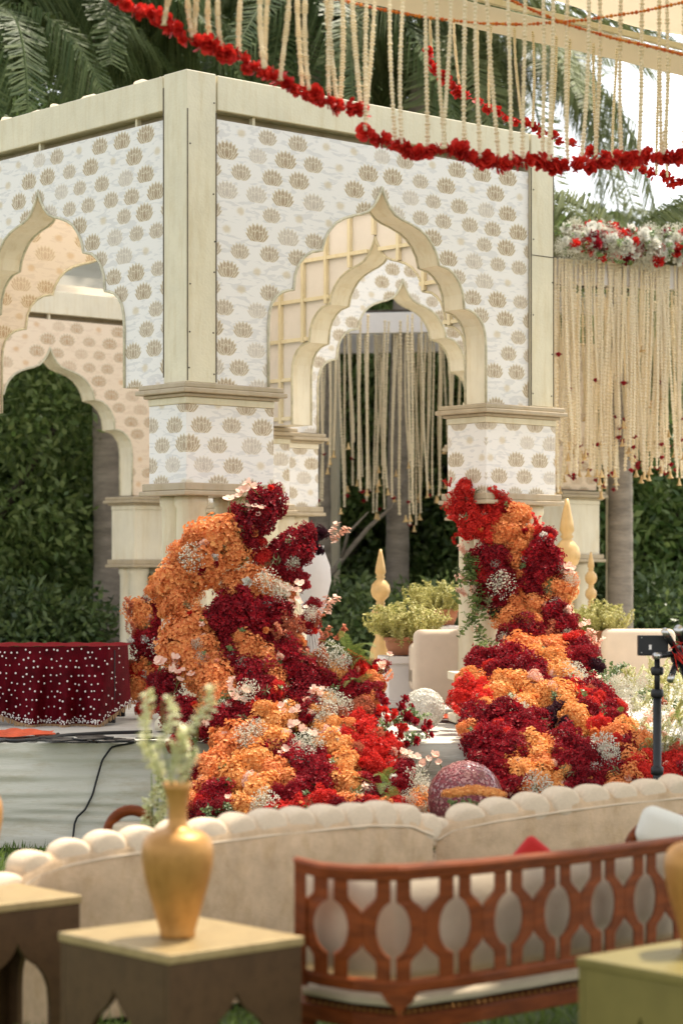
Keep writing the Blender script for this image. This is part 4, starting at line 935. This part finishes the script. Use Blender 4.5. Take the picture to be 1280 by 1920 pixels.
MB().box(((1216-1231)*kz,-.037,zz(1213)), (5*kz,.002,9*kz)).build('label_plate', M['pearl'], bx)
for dx, dy in ((-22,-14),(-22,14),(22,-14),(22,14)): MB().lathe([(1.2*kz,0),(1.2*kz,.004)], 8, ((1222-1231+dx)*kz,-.034,zz(1210+dy))).build('screw', M['silver'], bx)
hub = P(1272,1230,10.5)-ls.location
MB().ball(hub, (17*kz,.05,20*kz), 16, 10).build('hub', M['black'], ls, True)
for (ax, ay), (bx_, by_), r in (((1266,1218),(1244,1182),6),((1262,1226),(1226,1230),6),((1266,1245),(1255,1276),6),((1282,1205),(1270,1178),8),((1280,1250),(1290,1290),7),((1275,1195),(1300,1185),9)):
    p, q = P(ax,ay,10.47)-ls.location, P(bx_,by_,10.40)-ls.location
    o = MB().tube([p, q], r*kz, 14).build('tube', M['black'], ls, True)
    MB().tube([p.lerp(q,.72), p.lerp(q,1.01)], r*kz*1.07, 14).build('silver_cap', M['silver'], o, True)
m = MB()
for i in range(7): m.tube([hub+Vector((.02*math.cos(i),-.05,.02*math.sin(i*2))), hub+Vector((.06*math.cos(i*1.7),-.09,.07*math.sin(i*1.3))), hub+Vector((.03*math.cos(i*2.9),-.05,.08*math.sin(i)))], .003, 5)
m.build('wires', M['petR'], ls)

# ------------------------------------------------------------------ scalloped sofas
def sofa(anch, label, scw, nseg=80, endl=True):
    """anch: (photo x, depth, photo y of the back's top)"""
    xs = [a[0] for a in anch]; q0 = P(anch[0][0], HOR, anch[0][1]); t = thing('scalloped_sofa', label, 'sofa', (q0.x, q0.y, 0))
    def pos(u):
        x = xs[0]+(xs[-1]-xs[0])*u; d, y = interp(anch, x); p = P(x, y, d); return p-Vector((q0.x,q0.y,0))
    cs = [pos(i/nseg) for i in range(nseg+1)]; T = .11; m = MB(); nv = 10
    def nrm(i):
        tg = cs[min(i+1,nseg)]-cs[max(i-1,0)]; n = Vector((tg.y,-tg.x,0)).normalized(); return n if n.y < 0 else -n
    vs = []; fs = []
    rows = [(0,.04),(0,.3),(0,.8),(0,.95),(.012,.985),(.04,1.0),(T-.04,1.0),(T-.012,.985),(T,.95),(T,.04)]
    for i in range(nseg+1):
        n = nrm(i); wv = .004*math.sin(i*.16)+.002*math.sin(i*.37)
        for o_, h in rows: vs.append(cs[i]*1-n*(o_)+n*wv*(h < .97)+Vector((0,0,cs[i].z*(h-1)-.035*0)))
    k = len(rows)
    for i in range(nseg):
        for j in range(k-1): fs.append((i*k+j, (i+1)*k+j, (i+1)*k+j+1, i*k+j+1))
    fs += [tuple(range(k)), tuple(nseg*k+j for j in range(k))[::-1]]
    m.add(vs, fs); m.build('back', M['sofa'], t, True)
    # piping under the scallops
    MB().tube([cs[i]+nrm(i)*.001-Vector((0,0,.05)) for i in range(nseg+1)], .0045, 6).build('piping', M['scallop'], t, True)
    L = [0]
    for a, b_ in zip(cs[:-1], cs[1:]): L.append(L[-1]+(b_-a).length)
    n = int(L[-1]/scw); lobe = MB()
    ys = [-.5,-.49,-.46,-.40,-.28,-.1,.1,.28,.40,.46,.49,.5]; vs_ = []; nn_ = 24
    for y_ in ys:
        r_ = .5*(1-.12*abs(2*y_)**3)*(1-abs(2*y_)**14*.22)
        for k_ in range(nn_): vs_.append((r_*math.cos(k_*2*math.pi/nn_), y_, r_*math.sin(k_*2*math.pi/nn_)))
    lobe.add(vs_, [(i_*nn_+k_, (i_+1)*nn_+k_, (i_+1)*nn_+(k_+1)%nn_, i_*nn_+(k_+1)%nn_) for i_ in range(len(ys)-1) for k_ in range(nn_)]+[tuple(range(nn_)), tuple((len(ys)-1)*nn_+k_ for k_ in range(nn_))[::-1]])
    lm = lobe.mesh('scallop', M['scallop'], True)
    for i in range(n+1):
        s = L[-1]*i/n; j = min(nseg-1, int(np.searchsorted(L, s)-1)) if s > 0 else 0
        f = (s-L[j])/max(1e-6, L[j+1]-L[j]); p = cs[j].lerp(cs[j+1], f); tg = (cs[j+1]-cs[j])
        o = obj('scallop', lm, t, p-nrm(j)*T*.5-Vector((0,0,.022+random.uniform(-.003,.003))), (random.gauss(0,.05), 0, math.atan2(tg.y,tg.x)+random.gauss(0,.03)), (scw*1.10*random.uniform(.95,1.06), T*.965, .114*random.uniform(.93,1.07)))
    # seat in front of the back, away from us
    m = MB(); vs = []; fs = []
    for i in range(0, nseg+1, 4):
        n = nrm(i)
        for o_, z in ((T+.01,.12),(T+.01,.36),(T+.45,.38),(T+.50,.33),(T+.50,.12)): vs.append(cs[i]*1-n*o_+Vector((0,0,z-cs[i].z)))
    kk = nseg//4
    for i in range(kk):
        for j in range(5): fs.append((i*5+j, (i+1)*5+j, (i+1)*5+(j+1)%5, i*5+(j+1)%5))
    fs += [tuple(range(5)), tuple(kk*5+j for j in range(5))[::-1]]
    m.add(vs, fs); m.build('seat', M['sofa'], t, True)
    for i in (3, nseg//2, nseg-3):
        p = cs[i]-nrm(i)*.25; MB().lathe([(.025,0),(.03,.13)], 10, (p.x,p.y,0)).build('leg', M['wood'], t)
sofa([(30,7.22,1660),(45,7.25,1632),(75,7.3,1612),(130,7.36,1594),(200,7.42,1580),(270,7.5,1570),(380,7.6,1555),(520,7.8,1538),(690,8.05,1522),(770,8.2,1524),(812,8.3,1542)], 'scallop-backed cream sofa curving from the left edge to the centre', .128)
sofa([(818,8.5,1552),(850,8.5,1532),(930,8.55,1516),(1050,8.7,1498),(1160,8.85,1484),(1290,9.05,1472),(1420,9.3,1460)], 'scallop-backed cream sofa behind the carved settee, at right', .138)

# ------------------------------------------------------------------ carved settee
AN = [(552,6.46,1606,1836),(600,6.36,1618,1846),(660,6.28,1623,1856),(750,6.25,1622,1864),(900,6.40,1611,1844),(1090,6.72,1592,1812),(1280,7.1,1568,1778),(1400,7.4,1555,1760)]
q0 = P(560, HOR, 6.35); se = thing('carved_settee', 'red brown wooden settee with carved openwork back', 'settee', (q0.x, q0.y, 0))
def sp_(x, f):                                   # f: 0 bottom rail, 1 top rail
    d, yt, yb = interp(AN, x); a, b_ = P(x, yb, d), P(x, yt, d); return a.lerp(b_, f)-Vector((q0.x,q0.y,0))
xs = list(np.linspace(552, 1390, 70))
def rail(f0, f1, y0, y1, name):
    m = MB(); vs = []; fs = []
    for x in xs:
        a, b_ = sp_(x, f0), sp_(x, f1)
        for p, o_ in ((a,y0),(b_,y0),(b_,y1),(a,y1)): vs.append(p+Vector((0,o_,0)))
    for i in range(len(xs)-1):
        for j in range(4): fs.append((i*4+j, (i+1)*4+j, (i+1)*4+(j+1)%4, i*4+(j+1)%4))
    fs += [(0,1,2,3), tuple((len(xs)-1)*4+j for j in range(4))[::-1]]
    m.add(vs, fs); return m.build(name, M['wood'], se, bevel=.006)
rail(.885, 1.0, -.028, .03, 'top_rail'); rail(.94, .985, -.036, -.026, 'rail_moulding'); rail(0.0, .095, -.022, .03, 'bottom_rail')
oc = [503, 620, 737, 855, 953, 1045, 1130, 1208, 1282, 1352]
def slat(xc, xn, side):
    """one wavy upright: xc centre of its oval, xn the neighbour's centre"""
    half = abs(xn-xc)/2*side; m = MB(); vs = []; fs = []; N_ = 40
    for i in range(N_+1):
        t = i/N_; e = abs(t-.5)*2                        # 0 at the middle, 1 at the ends
        inn = max(.085, .54*math.sqrt(max(0, 1-(e/.50)**2)))
        q_ = min(1, max(0, (e-.26)/.34)); out_ = 1.0-.45*q_*q_*(3-2*q_)
        c, hw = (inn+out_)/2, (out_-inn)/2
        for o_, y in ((c-hw,-.016),(c+hw,-.016),(c+hw,.022),(c-hw,.022)):
            x = xc+half*o_; vs.append(sp_(max(553,x), .05+.885*t)+Vector((0,y,0)))
    for i in range(N_):
        for j in range(4): fs.append((i*4+j, (i+1)*4+j, (i+1)*4+(j+1)%4, i*4+(j+1)%4))
    m.add(vs, fs); m.build('slat', M['wood'], se, bevel=.003)
for i in range(1, len(oc)-1):
    for s, j in ((-1, i-1), (1, i+1)): slat(oc[i], oc[j], s)
m = MB(); vs = []
for f in np.linspace(-.02, .97, 8):
    for dx, y in ((-4,-.026),(18,-.026),(18,.034),(-4,.034)): vs.append(sp_(556+dx, f)+Vector((0,y,0)))
m.add(vs, [(i*4+j, i*4+(j+1)%4, (i+1)*4+(j+1)%4, (i+1)*4+j) for i in range(7) for j in range(4)]+[(0,1,2,3),(31,30,29,28)]); m.build('end_post', M['wood'], se, bevel=.006)
a = sp_(748, 0); kz = 6.25/F
m = MB(); pr = [(-30,2),(30,2),(22,-12),(8,-22),(0,-36),(-8,-22),(-22,-12)]
m.add([(a.x+x*kz, a.y-.024, a.z+z*kz) for x, z in pr]+[(a.x+x*kz, a.y+.02, a.z+z*kz) for x, z in pr], [tuple(range(7)), tuple(range(7,14))[::-1]]+[(i,(i+1)%7,7+(i+1)%7,7+i) for i in range(7)]); m.build('drop_ornament', M['wood'], se, bevel=.004)
# back cushion and seat
def band(off, z0, z1, th, name, mt, x0=566, x1=1385, ref=None, puff=.02):
    m = MB(); X = list(np.linspace(x0, x1, 50)); vs = []; fs = []
    ring = [(0,0),(-.6,.1),(-1,.35),(-1,.7),(-.6,.93),(0,1),(.6,.93),(1,.7),(1,.35),(.6,.1)]
    for k, x in enumerate(X):
        a, b_ = sp_(x, z0), sp_(x, z1)
        for o_, h in ring: vs.append(a.lerp(b_, h)+Vector((0, off+o_*th/2+(puff*.5)*math.sin(k*.9), 0)))
    r = len(ring)
    for i in range(len(X)-1):
        for j in range(r): fs.append((i*r+j, (i+1)*r+j, (i+1)*r+(j+1)%r, i*r+(j+1)%r))
    fs += [tuple(range(r)), tuple((len(X)-1)*r+j for j in range(r))[::-1]]
    m.add(vs, fs); return m.build(name, M[mt], se, True)
band(.16, .02, .90, .09, 'back_cushion', 'cushion', puff=.008)
band(.33, -.22, -.02, .50, 'seat_cushion', 'cushion', puff=.006)
m = MB()
for i in range(70):
    x = 575+i*12; p = sp_(x, -.19)+Vector((0,.075,0)); m.ball(p, (.005,.004,.004), 6, 4)
tag(m.build('nail_heads', M['gold'], se, True), kind='stuff')
def srail():
    m = MB(); vs = []; fs = []
    for x in xs:
        a, b_ = sp_(x, -.36), sp_(x, -.225)
        for p, o_ in ((a,.09),(b_,.09),(b_,.6),(a,.6)): vs.append(p+Vector((0,o_,0)))
    for i in range(len(xs)-1):
        for j in range(4): fs.append((i*4+j, (i+1)*4+j, (i+1)*4+(j+1)%4, i*4+(j+1)%4))
    fs += [(0,1,2,3), tuple((len(xs)-1)*4+j for j in range(4))[::-1]]
    m.add(vs, fs); m.build('seat_rail', M['wood'], se, bevel=.005)
srail()
for x in (575, 850, 1150, 1370):
    a = sp_(x, -.3); MB().lathe([(.018,0),(.028,a.z)], 10, (a.x, a.y+.14, 0)).build('leg', M['wood'], se)

# ------------------------------------------------------------------ side tables and vases
OG = [(0,.375),(.008,.355),(.022,.335),(.045,.315),(.075,.295),(.10,.265),(.115,.225),(.12,.17),(.12,.0)]
def side_table(front, lu, lv, label, mt, top_mt):
    t = thing('side_table', label, 'side table', (front.x, front.y, 0), UA, 'low gold side tables')
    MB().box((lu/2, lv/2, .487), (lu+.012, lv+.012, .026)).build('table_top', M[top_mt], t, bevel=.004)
    def panel(w, loc, rz):
        m = MB(); h = w/2; T = .018
        prof = [(s_, z) for s_, z in OG]; full = [(h-s_, z) for s_, z in prof[::-1]]+[(h+s_, z) for s_, z in prof[1:]]
        for y, fl_ in ((0,0),(T,1)):
            def q(*p): m.add([(a,y,b_) for a, b_ in p], [(0,1,2,3)] if not fl_ else [(3,2,1,0)])
            q((0,0),(h-.12,0),(h-.12,.474),(0,.474)); q((h+.12,0),(w,0),(w,.474),(h+.12,.474))
            for a, b_ in zip(full[:-1], full[1:]):
                if abs(a[0]-b_[0]) > 1e-5: q(a, b_, (b_[0],.474), (a[0],.474))
        for a, b_ in zip(full[:-1], full[1:]): m.add([(a[0],0,a[1]),(b_[0],0,b_[1]),(b_[0],T,b_[1]),(a[0],T,a[1])], [(0,1,2,3)])
        for x in (0,w): m.add([(x,0,0),(x,T,0),(x,T,.474),(x,0,.474)], [(0,1,2,3)])
        o = m.build('side_panel', M[mt], t); o.location = loc; o.rotation_euler = (0,0,rz)
    panel(lu, (0,0,0), 0); panel(lv-.04, (0,lv-.02,0), -math.pi/2); panel(lu, (lu,lv,0), math.pi); panel(lv-.04, (lu,.02,0), math.pi/2)
    return t
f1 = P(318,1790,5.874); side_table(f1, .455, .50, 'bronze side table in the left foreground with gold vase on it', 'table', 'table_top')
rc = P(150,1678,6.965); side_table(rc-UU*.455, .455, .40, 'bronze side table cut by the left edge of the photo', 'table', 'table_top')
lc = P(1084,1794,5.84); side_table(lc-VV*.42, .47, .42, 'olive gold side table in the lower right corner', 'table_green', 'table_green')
def vase(px, py, d, label, flowers=True, sc=1.0):
    b = P(px, py, d); b.z = .501; kz = d/F*sc; t = thing('gold_vase', label, 'vase', b, 0, 'gold vases')
    pr = [(31,0),(34,3),(33,10),(40,35),(50,70),(60,105),(66,135),(67.5,158),(66,174),(60,187),(48,196),(33,201),(23,205),(19,211),(17.5,225),(18,242),(20,260),(24,276),(29,289),(27,289),(21,276),(16,262)]
    MB().lathe([(r*kz, z*kz) for r, z in pr], 40).build('body', M['gold'], t, True)
    return t, kz
def spikes(name, label, b, kz, lst):
    t = thing(name, label, 'flowers', b)
    for dx, h, lean, r in lst:
        base = Vector((dx*.3*kz, 0, -30*kz)); tip = Vector((dx*kz+lean*kz, random.uniform(-10,10)*kz, h*kz))
        MB().tube([base, base.lerp(tip,.5)+Vector((dx*.15*kz,0,0)), tip], [2.2*kz,1.8*kz,1*kz], 5).build('stem', M['stem'], t)
        for j in range(1): obj('bud_spike', SPG['spike'], t, base.lerp(tip, .22), aim(tip-base), ((tip-base).length*.85, (tip-base).length*.85, (tip-base).length*.84))
v1, k1 = vase(333, 1757, 6.16, 'gold vase with slim neck on the left foreground table')
spikes('tuberose_stems', 'pale green tuberose spikes in the left foreground gold vase', v1.location+Vector((0,0,290*k1)), k1,
       [(-64,158,0,1),(-30,150,0,1),(36,172,8,1),(12,95,0,1),(-12,70,0,1),(22,60,6,1)])
vase(1312, 1795, 5.95, 'gold vase cut by the right edge of the photo')
vase(-62, 1690, 6.95, 'gold vase cut by the left edge of the photo')
b = P(292, 1560, 8.6); spikes('tuberose_stems', 'pale tuberose spikes behind the sofa, left of the gold vase neck', b, 8.6/F, [(-8,110,0,1),(5,125,0,1),(14,70,4,1),(-14,60,0,1),(0,80,6,1)])
t2 = thing('terracotta_vase', 'small reddish vase holding tuberoses behind the sofa', 'vase', (b.x, b.y, 0)); MB().lathe([(.06,.0),(.07,.02),(.045,.25),(.09,.32),(.07,.40),(.035,.45),(.05,b.z+.005),(.04,b.z)], 24).build('body', M['terracotta'], t2, True)
# chairs peeping over the sofas
def framed_chair(px, ytop, d, wd, label, rz=0, pillow=False):
    b = P(px, ytop, d); h = b.z; t = thing('framed_chair', label, 'chair', (b.x, b.y, 0), rz)
    pts = [(-wd/2,0,.35),(-wd/2,0,h-.10)]+[(-wd/2*math.cos(a), 0, h-.10+.10*math.sin(a)) for a in [k*math.pi/14 for k in range(1,14)]]+[(wd/2,0,h-.10),(wd/2,0,.35)]
    MB().tube(pts, .022, 10).build('back_frame', M['wood'], t, True)
    rbox(MB(), (0,0,(h+.35)/2-.02), (wd-.03,.05,h-.40), .024).build('back_pad', M['cushion'], t, True)
    rbox(MB(), (0,.24,.34), (wd,.46,.10), .03).build('seat', M['cushion'], t, True)
    for sx in (-1,1):
        for y in (.0,.44): MB().lathe([(.016,0),(.022,.32)], 10, (sx*(wd/2-.02),y,0)).build('leg', M['wood'], t)
    return t
framed_chair(247, 1519, 8.9, .19, 'wood framed cream chair top peeping over the left sofa')
framed_chair(1262, 1537, 7.95, .31, 'wood framed chair peeping over the settee at the right edge')
b = P(1252, 1560, 7.85); o = rbox(MB(), (0,0,0), (.22,.09,.14), .04).build('white_cushion', M['petW'], None, True); o.location = b; o.rotation_euler = (0,.35,.1); tag(o, 'white cushion leaning on the right hand framed chair', 'cushion')
b = P(1014, 1583, 7.4); t = thing('red_cushion', 'small red cushion tip showing above the settee rail', 'cushion', b); rbox(MB(), (0,0,-.05), (.10,.05,.11), .02).build('cover', M['petR'], t, True); t.rotation_euler = (0,.7,0)
